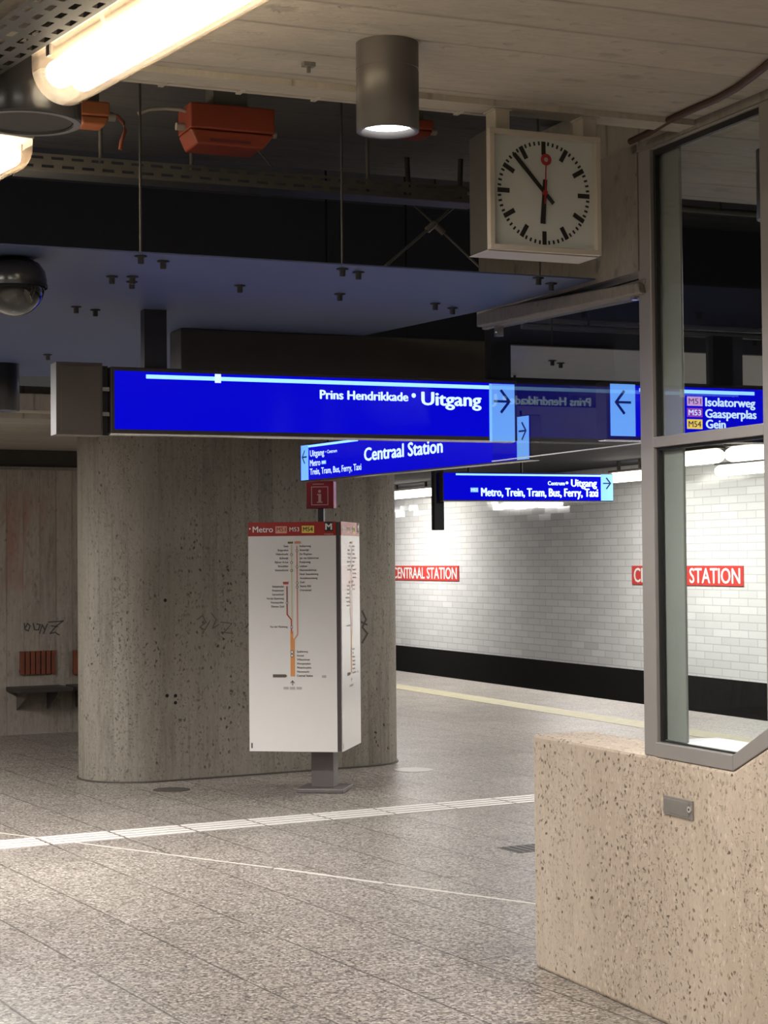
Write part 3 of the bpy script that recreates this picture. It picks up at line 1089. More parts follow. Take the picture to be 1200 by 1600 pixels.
# ================================================================== GLAZED SCREEN
gb = Vector(((hy(FT, 1012, 1170, CS).x + hy(FT, 1197, 700, CS).x) / 2, CS + 0.03, ZP))
gs = thing('glazed_screen', 'tall grey-framed glazed screen standing on the concrete parapet', 'glass screen', FT, gb)
px0, px1 = hy(FT, 999, 700, CS).x, hy(FT, 1018.5, 700, CS).x      # left post
qx0, qx1 = hy(FT, 1190, 660, CS).x, hy(FT, 1213, 660, CS).x       # right post
YF, YB = CS + 0.005, CS + 0.036
b = MB(gb)
b.box((px0, YF, ZP), (px1, YB, ZC - 0.03))
b.build('post', M_ALU, gs, bevel=0.003)
sl = ZP + k * (qx0 - Kp.x)
b = MB(gb)
b.box((qx0, YF, sl), (qx1, YB, ZC - 0.03))
b.build('post', M_ALU, gs, bevel=0.003)
zr = hy(FT, 1012, 700, CS).z
b = MB(gb)
zmt, zmb = hy(FT, 1100, 672.5, CS).z, hy(FT, 1100, 690, CS).z
b.box((px1, YF, zmb), (qx0, YB, zmt))
b.build('middle_rail', M_ALU, gs, bevel=0.003)
ztr = hy(FT, 1012, 229, CS).z
b = MB(gb)
b.box((px1, YF, ztr - 0.012), (qx0, YB, ZC - 0.03))
b.build('top_rail', M_ALU, gs, bevel=0.003)
zbr = hy(FT, 1018, 1158, CS).z
hr = zbr - ZP
b = MB(gb)
b.box((px1, YF - 0.006, ZP), (Kp.x, YB, zbr))
b.build('bottom_rail', M_ALU, gs, bevel=0.003)
b = MB(gb)
nx = hr * 0.35
b.prism([(Kp.x + 0.001, ZP), (qx0 + 0.1, ZP + k * (qx0 + 0.1 - Kp.x)), (qx0 + 0.1, ZP + k * (qx0 + 0.1 - Kp.x) + hr * 1.25), (Kp.x + 0.001, ZP + hr)], YF - 0.006, YB, 'y')
b.build('sloping_rail', M_ALU, gs, bevel=0.003)
# dark rubber seals
b = MB(gb)
for (z0, z1) in ((zbr, zmb), (zmt, ztr - 0.012)):
    b.box((px1, CS + 0.020, z0), (px1 + 0.013, CS + 0.034, z1))
b.box((px1 + 0.013, CS + 0.020, ztr - 0.032), (qx0, CS + 0.034, ztr - 0.012))
b.box((px1 + 0.013, CS + 0.020, zmb - 0.01), (qx0, CS + 0.034, zmb))
b.box((px1 + 0.013, CS + 0.020, zbr), (Kp.x, CS + 0.034, zbr + 0.006))
b.build('seal', M_GASKET, gs)
M_GLASS = glass_mat('screen_glass', (0.93, 0.95, 0.94), 1.5)
M_GLASSW = glass_mat('wavy_lower_glass', (0.93, 0.95, 0.94), 1.5, wave=0.05, wave_scale=2.2)
M_GLASSH = glass_mat('hanging_glass', (0.88, 0.90, 0.95), 1.52, boost=1.0)
b = MB(gb)
b.box((px1 + 0.012, CS + 0.030, zmt), (qx0, CS + 0.032, ztr - 0.02))
b.build('upper_pane', M_GLASS, gs)
b = MB(gb)
b.prism([(px1 + 0.012, zbr), (Kp.x, zbr), (qx0, ZP + k * (qx0 - Kp.x) + hr), (qx0, zmb), (px1 + 0.012, zmb)], CS + 0.030, CS + 0.032, 'y')
b.build('lower_pane', M_GLASSW, gs)
# pale sill on the parapet behind the pane
b = MB(gb)
b.box((px1, YB + 0.002, ZP + 0.0005), (Kp.x, CS + 0.25, ZP + 0.055))
b.build('sill', plain('pale_sill', (0.66, 0.66, 0.70), 0.4), gs)
# grey post behind the pane
yc = CS + 0.045
g0, g1 = hy(FT, 1029, 600, yc).x, hy(FT, 1065, 600, yc + 0.0).x
b = MB(Vector(((g0 + g1) / 2, yc + 0.06, ZP + 0.056)))
b.box((g0, yc, ZP + 0.056), (g1, yc + 0.012, ZC - 0.001))
b.box((g0, yc + 0.0121, ZP + 0.056), (g0 + 0.012, yc + 0.05, ZC - 0.001))
o = b.build('grey_post', M_GREYCOL, fr=FT, bevel=0.003)
tag(o, 'flat grey-green metal post standing behind the left edge of the glazed screen', 'post')

# hanging glass under the beam
hx0 = hy(FT, 770, 600, CS + 0.02).x
zg = hy(FT, 780, 719, CS + 0.02).z
hb = Vector(((hx0 + px0) / 2, CS + 0.02, zg))
hg = thing('hanging_glass', 'frameless glass sheet hanging under the beam beside the screen', 'glass sheet', FT, hb)
b = MB(hb)
b.prism([(hx0, zg), (px0 - 0.001, zg), (px0 - 0.001, B1.z - 0.004), (hx0, A1.z - 0.014)], CS + 0.015, CS + 0.017, 'y')
b.build('pane', M_GLASSH, hg)
b = MB(hb)
b.box((hx0, CS + 0.011, zg - 0.004), (px0 - 0.001, CS + 0.021, zg))
b.build('bottom_edge', plain('ground_glass_edge', (0.5, 0.52, 0.55), 0.2), hg)
for fx in (0.06, 0.97):
    b = MB(hb)
    x_ = hx0 + (px0 - hx0) * fx
    b.box((x_ - 0.012, CS + 0.0, A1.z - 0.055), (x_ + 0.012, CS + 0.03, A1.z - 0.011))
    b.lathe((x_, CS - 0.004, A1.z - 0.035), [(0.006, 0), (0.006, 0.034)], 10, axis='y')
    b.build('clamp', M_ALUB, hg)

# head fascia strip between ceiling and screen, with the dark cable along it
b = MB()
b.box((px0 - 0.03, CS + 0.0, ZC - 0.03), (hy(FT, 1290, 100, CS).x + 0.6, CS + 0.07, ZC - 0.0005))
struct(b.build('trim_3', M_BEAM, fr=FT, uv=True), 'pale strip above the glazed screen along the ceiling', 'trim')
pts = []
for (x, y) in ((985, 221), (1010, 209), (1045, 188), (1085, 170), (1120, 155), (1150, 138), (1180, 116), (1205, 96), (1235, 70)):
    q = hz(FT, x, y, ZC - 0.012)
    pts.append((q.x, q.y, ZC - 0.012))
b = MB(pts[0])
b.tube(pts, 0.012, 8)
tag(b.build('ceiling_cable', M_DARKCABLE, fr=FT), 'dark cable curving along the ceiling above the glazed screen', 'cable')

# steel plate on the parapet
b = MB()
A_, B_ = hy(FT, 1038.5, 1243, CS), hy(FT, 1084.5, 1280, CS)
zz0, zz1 = hy(FT, 1038.5, 1271, CS).z, hy(FT, 1038.5, 1242, CS).z
pb = Vector(((A_.x + B_.x) / 2, CS, zz0))
th = thing('steel_plate', 'small worn steel cover plate with a lock on the parapet face', 'plate', FT, pb)
b = MB(pb)
b.box((A_.x, CS - 0.006, zz0), (B_.x, CS + 0.002, zz1))
b.box((A_.x + 0.006, CS - 0.008, zz0 + 0.008), (B_.x - 0.022, CS - 0.006, zz1 - 0.008))
b.build('cover', M_STEELPLATE, th, bevel=0.001)
b = MB(pb)
b.lathe((B_.x - 0.014, CS - 0.006, zz0 + (zz1 - zz0) * 0.55), [(0.011, -0.006), (0.011, 0)], 20, axis='y')
b.lathe((B_.x - 0.014, CS - 0.012, zz0 + (zz1 - zz0) * 0.55), [(0.004, -0.001), (0.004, 0.001)], 12, axis='y', mi=1)
b.build('lock', [M_ALUB, M_BLACK], th)

# ================================================================== CLOCK
tq = hz(FP, 800, 172, ZC)
tc = TE - 0.11
fl, frr = hy(FP, 763.5, 300, tc), hy(FP, 936.5, 300, tc)
ct, cbm = hy(FP, 763.5, 200, tc).z, hy(FP, 763.5, 389, tc).z
cb_ = Vector(((fl.x + frr.x) / 2, tc + 0.06, cbm))
ck = thing('station_clock', 'square white-faced station clock hanging from the ceiling edge', 'clock', FP, cb_)
DEP = 0.145
b = MB(cb_)
b.box((fl.x, tc + 0.012, cbm), (frr.x, tc + DEP, ct))
b.build('case', M_CLOCKSIDE, ck, bevel=0.006)
b = MB(cb_)
fw_ = 0.017
for (x0, z0, x1, z1) in ((fl.x, ct - fw_, frr.x, ct), (fl.x, cbm, frr.x, cbm + fw_), (fl.x, cbm + fw_, fl.x + fw_, ct - fw_), (frr.x - fw_, cbm + fw_, frr.x, ct - fw_)):
    b.box((x0, tc - 0.012, z0), (x1, tc + 0.014, z1))
b.box((fl.x - 0.001, tc + 0.010, cbm - 0.003), (frr.x + 0.001, tc + DEP, cbm))
b.build('frame', M_CREAM, ck, bevel=0.003)
b = MB(cb_)
b.rect(fl.x + fw_, cbm + fw_, frr.x - fw_, ct - fw_, tc + 0.010)
b.build('dial', M_DIAL, ck)
cx, cz = (fl.x + frr.x) / 2 + 0.002, (ct + cbm) / 2 + 0.001
Rr = (ct - cbm) * 0.432
yd = tc + 0.009


def radial(b, ang, r0, r1, wd, y, mi=0, w1=None):
    s_, c_ = math.sin(ang), math.cos(ang)
    w1 = wd if w1 is None else w1
    b.flat([(cx + s_ * r0 - c_ * wd / 2, cz + c_ * r0 + s_ * wd / 2), (cx + s_ * r0 + c_ * wd / 2, cz + c_ * r0 - s_ * wd / 2),
            (cx + s_ * r1 + c_ * w1 / 2, cz + c_ * r1 - s_ * w1 / 2), (cx + s_ * r1 - c_ * w1 / 2, cz + c_ * r1 + s_ * w1 / 2)], y, mi)


b = MB(cb_)
for i in range(60):
    a = 2 * PI * i / 60
    if i % 5 == 0:
        radial(b, a, Rr * 0.74, Rr, Rr * 0.092, yd)
    else:
        radial(b, a, Rr * 0.925, Rr, Rr * 0.040, yd)
b.build('minute_marks', M_INK, ck)


def hand(name, ang, r0, r1, w0, w1, y, mat, ringr=None):
    b = MB(cb_)
    s_, c_ = math.sin(ang), math.cos(ang)
    pts = [(r0, -w0 / 2), (r0, w0 / 2), (r1, w1 / 2), (r1, -w1 / 2)]
    poly = [(cx + s_ * r + c_ * o_, cz + c_ * r - s_ * o_) for r, o_ in pts]
    b.prism(poly, y - 0.0015, y, 'y')
    if ringr:
        rc, ro, ri = ringr
        ox, oz = cx + s_ * rc, cz + c_ * rc
        n = 28
        for i in range(n):
            a0, a1 = 2 * PI * i / n, 2 * PI * (i + 1) / n
            b.flat([(ox + ro * math.cos(a0), oz + ro * math.sin(a0)), (ox + ro * math.cos(a1), oz + ro * math.sin(a1)),
                    (ox + ri * math.cos(a1), oz + ri * math.sin(a1)), (ox + ri * math.cos(a0), oz + ri * math.sin(a0))], y - 0.001)
    b.build(name, mat, ck)


hand('hour_hand', R(184), -Rr * 0.26, Rr * 0.60, Rr * 0.085, Rr * 0.105, yd - 0.003, M_INK)
hand('minute_hand', R(-43), -Rr * 0.27, Rr * 0.97, Rr * 0.075, Rr * 0.085, yd - 0.006, M_INK)
hand('second_hand', R(2), -Rr * 0.22, Rr * 0.56, Rr * 0.03, Rr * 0.02, yd - 0.009, M_REDHAND, (Rr * 0.64, Rr * 0.115, Rr * 0.045))
b = MB(cb_)
b.lathe((cx, yd - 0.012, cz), [(Rr * 0.05, 0), (Rr * 0.05, 0.011)], 20, axis='y')
b.build('hub', M_REDHAND, ck)
for xa in (781, 917):
    q = hy(FP, xa, 190, tc + 0.05)
    b = MB(cb_)
    b.box((q.x - 0.026, tc + 0.03, ct - 0.001), (q.x + 0.026, tc + 0.10, ZC - 0.0205))
    b.box((q.x - 0.034, tc + 0.025, ZC - 0.026), (q.x + 0.034, tc + 0.105, ZC - 0.0202))
    b.build('bracket', M_CREAM, ck, bevel=0.003)

# ================================================================== LAMPS
def tube_lamp(label, near_px, z, length, group, rad=0.094, away=True, q=None):
    """clear-covered tube lamp; its end is seen at near_px, it runs along the lamp rows"""
    c = hz(FL, near_px[0], near_px[1], z) if q is None else q
    sgn = 1 if away else -1
    zc = ZC if FP.to(FL.wld(c)).y < TE - 0.05 else 3.30
    x0, x1 = c.x, c.x - sgn * length
    base = Vector(((x0 + x1) / 2, c.y, z))
    th = thing('tube_lamp', label, 'lamp', FL, base, group)
    lo_, hi_ = min(x0, x1), max(x0, x1)

    def sect(r, xx, top):
        pts = []
        for i in range(17):
            a = PI + PI * i / 16
            pts.append((xx, c.y + r * math.cos(a), z + r * math.sin(a)))
        pts.append((xx, c.y + r, z + top))
        pts.append((xx, c.y - r, z + top))
        return pts
    b = MB(base)
    b.rings([sect(rad, lo_, 0.03), sect(rad, hi_, 0.03)], 0, True, True)
    b.build('clear_cover', M_COVER, th)
    b = MB(base)
    for dy in (-0.034, 0.034):
        b = MB(base)
        b.lathe((0, c.y + dy, z - 0.022), [(0.030, lo_ + 0.035), (0.038, lo_ + 0.045), (0.038, hi_ - 0.045), (0.030, hi_ - 0.035)], 18, axis='x')
        b.build('fluorescent_tube', M_TUBE, th)
    b = MB(base)
    b.box((lo_ - 0.004, c.y - rad - 0.006, z + 0.031), (hi_ + 0.004, c.y + rad + 0.006, z + 0.062))
    b.build('spine', plain('pale_lamp_spine', (0.42, 0.37, 0.31), 0.5), th, bevel=0.004)
    for xx in (lo_ + 0.25, hi_ - 0.25):
        b = MB(base)
        b.box((xx - 0.03, c.y - 0.03, z + 0.0625), (xx + 0.03, c.y + 0.03, zc))
        b.build('hanger', M_GALV, th)
    for i in range(3):
        xx = lo_ + (hi_ - lo_) * (0.08 + 0.42 * i)
        for sy in (-1, 1):
            b = MB(base)
            b.box((xx - 0.012, c.y + sy * (rad + 0.001) - 0.004, z + 0.0), (xx + 0.012, c.y + sy * (rad + 0.001) + 0.004, z + 0.05))
            b.build('clip', M_GALV, th)
    return th


tube_lamp('big glowing tube lamp in a clear cover at the top of the view', (100, 112), 2.95, 1.55, 'tube lamps under the hall ceiling')
tube_lamp('glowing end of a tube lamp below the round black loudspeaker', (8, 226), 2.95, 1.3, 'tube lamps under the hall ceiling', away=False)


def downlight(label, x, ybot, z, mat, power, r=0.089, h=0.25, zc=ZC, name='downlight', top=True):
    c = hz(FP, x, ybot, z)
    base = Vector((c.x, c.y, z))
    th = thing(name, label, 'lamp', FP, base, 'cylindrical downlights')
    b = MB(base)
    b.lathe((c.x, c.y, 0), [(r * 0.80, z + 0.02), (r * 0.86, z), (r, z), (r, z + h * 0.68)], 40, caps=False)
    b.lathe((c.x, c.y, 0), [(r * 0.985, z + h * 0.68), (r * 0.985, z + h * 0.70)], 40, caps=False)
    b.lathe((c.x, c.y, 0), [(r, z + h * 0.70), (r, z + h)], 40, caps=False)
    b.face([(c.x + r * math.cos(2 * PI * i / 40), c.y + r * math.sin(2 * PI * i / 40), z + h) for i in range(40)])
    b.build('body', mat, th)
    b = MB(base)
    b.lathe((c.x, c.y, 0), [(r * 0.805, z + 0.018), (r * 0.805, z + 0.021)], 40)
    b.build('lens', M_LAMP, th)
    l = bpy.data.lights.new('downlight_beam', 'SPOT')
    l.energy, l.color, l.spot_size, l.spot_blend, l.shadow_soft_size = power, NEUT, R(150), 0.6, 0.06
    o = bpy.data.objects.new('downlight_beam', l)
    o.parent = th
    o.location = (0, 0, -0.002)
    COL.objects.link(o)
    if zc > z + h + 0.002:
        b = MB(base)
        b.tube([(c.x, c.y, z + h - 0.002), (c.x, c.y, zc + 0.001)], 0.012)
        b.build('stem', M_ROD, th)
    return th


downlight('grey cylinder downlight glowing white, left of the clock', 606, 206, ZC - 0.25, M_LAMPBODY, 210)
downlight('grey cylinder downlight half hidden by the right post of the glazed screen', 1222, 342, ZC - 0.25, M_LAMPBODY, 120)
downlight('black cylinder downlight under the panel at the left edge of the view', 3, 642, ZPAN - 0.24, M_BLACK, 460, h=0.24)

# loudspeaker
q = hz(FP, 42, 193, 2.86)
base = Vector((q.x, q.y, 2.86))
sp_ = thing('ceiling_loudspeaker', 'round glossy black ceiling loudspeaker beside the big tube lamp', 'loudspeaker', FP, base)
b = MB(base)
r = 0.155
b.lathe((q.x, q.y, 0), [(r * 0.84, 2.868), (r * 0.86, 2.86), (r * 0.98, 2.86), (r, 2.868), (r, 3.025), (r * 0.95, 3.0395)], 48, caps=False)
b.face([(q.x + r * 0.95 * math.cos(2 * PI * i / 48), q.y + r * 0.95 * math.sin(2 * PI * i / 48), 3.0395) for i in range(48)])
b.build('body', M_BLACKLAMP, sp_)
b = MB(base)
b.lathe((q.x, q.y, 0), [(r * 0.83, 2.866), (r * 0.83, 2.870)], 48)
b.build('grille', M_GRILLE, sp_)
b = MB(base)
b.rings([[(q.x + rr_ * math.cos(2 * PI * i / 48), q.y + rr_ * math.sin(2 * PI * i / 48), zz) for i in range(48)] for rr_, zz in ((r * 0.86, 2.859), (r * 0.985, 2.859))], 0, False)
b.build('rim', plain('grey_rim', (0.20, 0.19, 0.18), 0.4), sp_)
# dome camera under the panel
q = hz(FP, 22, 450, 2.52)
base = Vector((q.x, q.y, 2.46))
dm = thing('dome_camera', 'black dome camera under the grey panel at the left edge', 'camera', FP, base)
b = MB(base)
r = 0.105
b.lathe((q.x, q.y, 0), [(r * 1.02, 2.525), (r * 1.04, 2.545), (r * 0.98, 2.575), (r * 0.80, 2.602), (r * 0.45, 2.6195)], 36)
b.build('housing', M_BLACKLAMP, dm)
b = MB(base)
b.lathe((q.x, q.y, 0), [(r * 0.97, 2.527)] + [(r * 0.97 * math.cos(a), 2.527 - r * 0.97 * math.sin(a)) for a in [PI / 2 * i / 10 for i in range(1, 10)]] + [(0.002, 2.527 - r * 0.97)], 36)
b.build('dome', M_DOME, dm)
b = MB(base)
b.lathe((q.x, q.y, 0), [(r * 1.06, 2.520), (r * 1.06, 2.532)], 36, caps=False)
b.build('ring', M_BLACK, dm)

# ================================================================== CABLE TRAYS, CONDUITS, BOXES
def perforated(b, o, ex, ez, length, rows, pitch, slot, rowh, sloth, stagger=True):
    """a flat plate spanned by ex (along) and ez (across) with real slots"""
    o, ex, ez = Vector(o), Vector(ex), Vector(ez)

    def quad(a0, a1, h0, h1):
        b.face([o + ex * a0 + ez * h0, o + ex * a1 + ez * h0, o + ex * a1 + ez * h1, o + ex * a0 + ez * h1])
    n = int(length / pitch)
    H = rows * rowh
    m_ = (rowh - sloth) / 2
    for rI in range(rows):
        z0 = rI * rowh
        quad(0, n * pitch, z0, z0 + m_)
        quad(0, n * pitch, z0 + rowh - m_, z0 + rowh)
        sh = (pitch / 2 if (rI % 2 and stagger) else 0)
        cur = 0.0
        for i in range(n):
            s0 = i * pitch + sh + (pitch - slot) / 4
            s1 = s0 + slot
            if s1 > n * pitch:
                break
            quad(cur, s0, z0 + m_, z0 + rowh - m_)
            cur = s1
        quad(cur, n * pitch, z0 + m_, z0 + rowh - m_)
    return n * pitch, H


# tray across the void
tt_ = 6.5
A_ = hy(FP, 30, 233, tt_)
E_ = hy(FP, 750, 322, tt_)
base = Vector((A_.x, tt_, A_.z))
th = thing('perforated_tray', 'slotted steel cable tray running across the dark ceiling void', 'cable tray', FP, base)
ln = E_.x - A_.x
b = MB(base)
perforated(b, (A_.x, tt_, A_.z - 0.07), (1, 0, 0), (0, 0.25, 0.968), ln, 2, 0.075, 0.045, 0.034, 0.011)
b.build('slotted_side', M_GALV, th)
b = MB(base)
b.box((A_.x, tt_, A_.z - 0.074), (E_.x, tt_ + 0.12, A_.z - 0.070))
b.build('tray_bottom', M_GALV, th)
for fx in (0.17, 0.36, 0.75):
    xx = A_.x + ln * fx
    b = MB(base)
    b.tube([(xx, tt_ + 0.06, A_.z - 0.072), (xx, tt_ + 0.06, 3.30)], 0.008)
    b.build('hanger_rod', M_GALV, th)

# trays beside the big tube lamp
lf = FL.to(FP.wld((l0.x, l0.y, 0)))
M_TRAY = plain('dark_tray_steel', (0.055, 0.054, 0.05), 0.5, 0.3)
for (dy, dz, lab) in ((0.125, 0.0, 'slotted steel cable tray close beside the big tube lamp'), (0.335, 0.02, 'second slotted cable tray, beyond the one beside the tube lamp')):
    x0_, y0_, z0_ = lf.x + 0.55, lf.y + dy, 2.955 + dz
    base = Vector((x0_ - 1, y0_, z0_))
    th = thing('slotted_tray', lab, 'cable tray', FL, base, 'slotted cable trays beside the tube lamp')
    b = MB(base)
    perforated(b, (x0_ - 2.4, y0_, z0_), (1, 0, 0), (0, 1, 0.02), 2.4, 4, 0.085, 0.046, 0.045, 0.018)
    b.build('slotted_bottom', M_TRAY, th)
    b = MB(base)
    perforated(b, (x0_ - 2.4, y0_, z0_ + 0.001), (1, 0, 0), (0, -0.05, 1), 2.4, 2, 0.085, 0.046, 0.034, 0.014)
    b.build('slotted_side', M_TRAY, th)
    for xx in (x0_ - 0.5, x0_ - 1.9):
        b = MB(base)
        b.tube([(xx, y0_ + 0.09, z0_ + 0.004), (xx, y0_ + 0.09, ZC)], 0.008)
        b.build('hanger_rod', M_TRAY, th)

# small anchor left in the ceiling
q = hz(FP, 482, 98, ZC)
b = MB(q)
b.box((q.x - 0.018, q.y - 0.012, ZC - 0.012), (q.x + 0.018, q.y + 0.012, ZC - 0.0002))
b.box((q.x - 0.005, q.y - 0.005, ZC - 0.030), (q.x + 0.005, q.y + 0.005, ZC - 0.0121))
tag(b.build('ceiling_anchor', M_GALV, fr=FP), 'tiny metal anchor in the concrete ceiling left of the grey downlight', 'anchor')

# conduits along the slab edge
for (zz, dt, lab, rr_, xx0, xx1) in ((ZC + 0.05, 0.022, 'upper cream conduit along the ceiling edge left of the downlight', 0.011, 205, 760),
                                     (ZC - 0.004, 0.05, 'lower cream conduit along the ceiling edge, ending at the clock bracket', 0.011, 190, 768)):
    t_ = TE + dt
    p0 = hy(FP, xx0, 125, t_).x
    p1 = hy(FP, xx1, 185, t_).x
    base = Vector((p0, t_, zz))
    th = thing('conduit', lab, 'conduit', FP, base, 'conduits along the ceiling edge')
    b = MB(base)
    b.tube([(p0, t_, zz), (p1, t_, zz)], rr_, 10)
    b.build('pipe', M_CONDUIT, th)
    for i in range(5):
        pp = p0 + (p1 - p0) * (0.1 + 0.2 * i)
        b = MB(base)
        b.box((pp - 0.008, TE + 0.0006, zz - rr_ - 0.003), (pp + 0.008, t_ + rr_ + 0.003, zz + rr_ + 0.003))
        b.build('pipe_clip', M_CONDUIT, th)


def orange_box(label, xa, xb_, yt, yb, t_, mat, dz=0.1, dep=0.16):
    zt = 3.301
    a, e = hy(FP, xa, (yt + yb) / 2, t_), hy(FP, xb_, (yt + yb) / 2, t_)
    zb = hy(FP, xa, yb, t_).z
    zt2 = hy(FP, xa, yt, t_).z
    base = Vector(((a.x + e.x) / 2, t_ + dep / 2, zb))
    th = thing('junction_box', label, 'junction box', FP, base, 'orange junction boxes above the slab edge')
    b = MB(base)
    wd = e.x - a.x
    hh = zt2 - zb
    b.box((a.x, t_, zb + hh * 0.38), (e.x, t_ + dep, zt2))
    b.build('body', mat, th, bevel=0.006)
    b = MB(base)
    b.prism([(a.x + wd * 0.0, zb + hh * 0.36), (a.x + wd * 0.08, zb), (e.x - wd * 0.14, zb), (e.x, zb + hh * 0.36)], t_ + 0.004, t_ + dep - 0.004, 'y')
    b.build('lid', mat, th, bevel=0.006)
    b = MB(base)
    b.box((a.x + wd * 0.3, t_ + 0.03, zt2), (e.x - wd * 0.3, t_ + dep - 0.03, max(zt, zt2 + 0.01)))
    b.build('mount', M_GALV, th)
    for sx, xx in ((-1, a.x), (1, e.x)):
        b = MB(base)
        b.lathe((0, t_ + dep / 2, zb + hh * 0.5), [(0.014, min(xx, xx + sx * 0.03)), (0.014, max(xx, xx + sx * 0.03))], 12, axis='x')
        b.build('cable_gland', M_CONDUIT, th)
    return th, base, a, e, zb, zt2, t_


ob = orange_box('big orange-red junction box under the raised soffit', 298, 430, 158, 223, 6.0, M_ORANGE)
b = MB(ob[1])
b.rect(ob[2].x + 0.07, ob[4] + 0.012, ob[3].x - 0.09, ob[4] + 0.022, ob[6] + 0.0)
b.build('nameplate', plain('dark_red_plate', (0.14, 0.03, 0.03), 0.5), ob[0])
orange_box('small orange junction box between loudspeaker and tube lamp', 126, 172, 155, 192, 6.0, M_ORANGE2, dep=0.1)
orange_box('orange junction box half hidden behind the downlight', 640, 678, 184, 210, 6.05, M_ORANGE, dep=0.1)
# loose cables
def cable(label, pxs, t_, r_, mat, dz=None):
    pts = [hy(FP, x, y, t_) for x, y in pxs]
    b = MB(pts[0])
    b.tube(pts, r_, 8)
    tag(b.build('loose_cable', mat, fr=FP), label, 'cable', 'loose cables in the ceiling void')


cable('pale cable running into the left side of the big junction box', [(216, 178), (232, 171), (258, 169), (280, 171), (292, 174)], 6.06, 0.007, M_CONDUIT)
cable('cable hanging out of the small orange box', [(172, 178), (184, 182), (193, 192), (196, 204), (190, 220), (188, 234)], 6.05, 0.007, plain('orange_cable', (0.30, 0.10, 0.06), 0.5))
cable('thin cable drooping from the big junction box', [(400, 224), (404, 235), (410, 244), (418, 252), (424, 260)], 6.05, 0.004, M_ROD)

# braces and pipes in the void near the clock
for (lab, pa, pb_, t_) in (('left-leaning brace rod of the crossed pair in the void left of the clock', (611, 408), (690, 340), 6.9), ('right-leaning brace rod of the crossed pair in the void left of the clock', (668, 340), (748, 416), 6.95)):
    A_, E_ = hy(FP, pa[0], pa[1], t_), hy(FP, pb_[0], pb_[1], t_)
    d = (E_ - A_).normalized()
    lo_, hi_ = (A_, E_) if A_.z < E_.z else (E_, A_)
    d = (hi_ - lo_).normalized()
    lo_ = lo_ - d * ((lo_.z - ZPAN - 0.019) / d.z)
    hi_ = hi_ + d * ((3.31 - hi_.z) / d.z) if False else hi_ + d * 0.12
    base = lo_
    th = thing('brace_rod', lab, 'brace', FP, base, 'crossed brace rods above the panel')
    b = MB(base)
    b.tube([lo_, hi_], 0.006)
    b.build('rod', M_GALV, th)
    mid = lo_ + (hi_ - lo_) * 0.72
    b = MB(base)
    b.tube([mid, mid + d * 0.05], 0.014)
    b.build('turnbuckle', M_ALU, th)
    b = MB(base)
    b.tube([hi_ - d * 0.01, Vector((hi_.x, hi_.y, 3.302))], 0.012)
    b.build('anchor', M_ROD, th)
for i, (y0, lab) in enumerate(((272, 'upper pale pipe in the void left of the clock'), (293, 'lower pale pipe in the void left of the clock'))):
    t_ = 7.8
    A_ = hy(FP, 648, y0, t_)
    th = thing('void_pipe', lab, 'pipe', FP, A_, 'pipes in the void left of the clock')
    b = MB(A_)
    b.tube([A_, (A_.x + 2.2, t_, A_.z)], 0.016, 10)
    b.build('pipe', M_GALV, th)
    for f_ in (0.1, 1.7):
        b = MB(A_)
        b.tube([(A_.x + f_, t_ - 0.012, A_.z), (A_.x + f_, t_ - 0.012, 4.30)], 0.006)
        b.build('hanger_rod', M_ROD, th)
# two pale pipes over the smaller panel
for i, (y0, lab) in enumerate(((499, 'upper of two pale pipes above the smaller panel behind the glass'), (510, 'lower of two pale pipes above the smaller panel behind the glass'))):
    z_ = 2.86 - 0.045 * i
    A_ = hz(FP, 815, y0, z_)
    th = thing('hung_pipe', lab, 'pipe', FP, A_, 'pipes above the smaller panel')
    b = MB(A_)
    b.tube([A_, (9.0, A_.y, z_)], 0.014, 10)
    b.build('pipe', plain('pale_pipe', (0.5, 0.5, 0.52), 0.35, 0.3), th)
    for xx in (A_.x + 0.4, A_.x + 1.9):
        b = MB(A_)
        b.tube([(xx, A_.y, z_), (xx, A_.y, 4.30)], 0.006)
        b.build('hanger_rod', M_ROD, th)

# platform tube lamps
def platform_tube(label, xa, xb_, ya, yb, z, power, fr=FT, wall=None, rail=True):
    c = hz(fr, (xa + xb_) / 2, (ya + yb) / 2, z) if wall is None else hy(fr, (xa + xb_) / 2, (ya + yb) / 2, wall)
    z = c.z
    a, e = hy(fr, xa, ya, c.y).x, hy(fr, xb_, yb, c.y).x
    base = Vector(((a + e) / 2, c.y, z))
    th = thing('platform_tube_lamp', label, 'lamp', fr, base, 'tube lamps over the platform')
    b = MB(base)
    b.lathe((0, c.y, z), [(0.055, a), (0.07, a + 0.05), (0.07, e - 0.05), (0.055, e)], 14, axis='x')
    b.build('glowing_tube', M_TUBEFAR, th)
    b = MB(base)
    b.box((a, c.y - 0.06, z + 0.071), (e, c.y + 0.06, z + 0.10))
    for xx in (a + (e - a) * 0.2, a + (e - a) * 0.8):
        b.box((xx - 0.02, c.y - 0.02, z + 0.10), (xx + 0.02, c.y + 0.02, max(2.949, z + 0.12)))
    b.build('spine', M_BROWN, th)
    return base


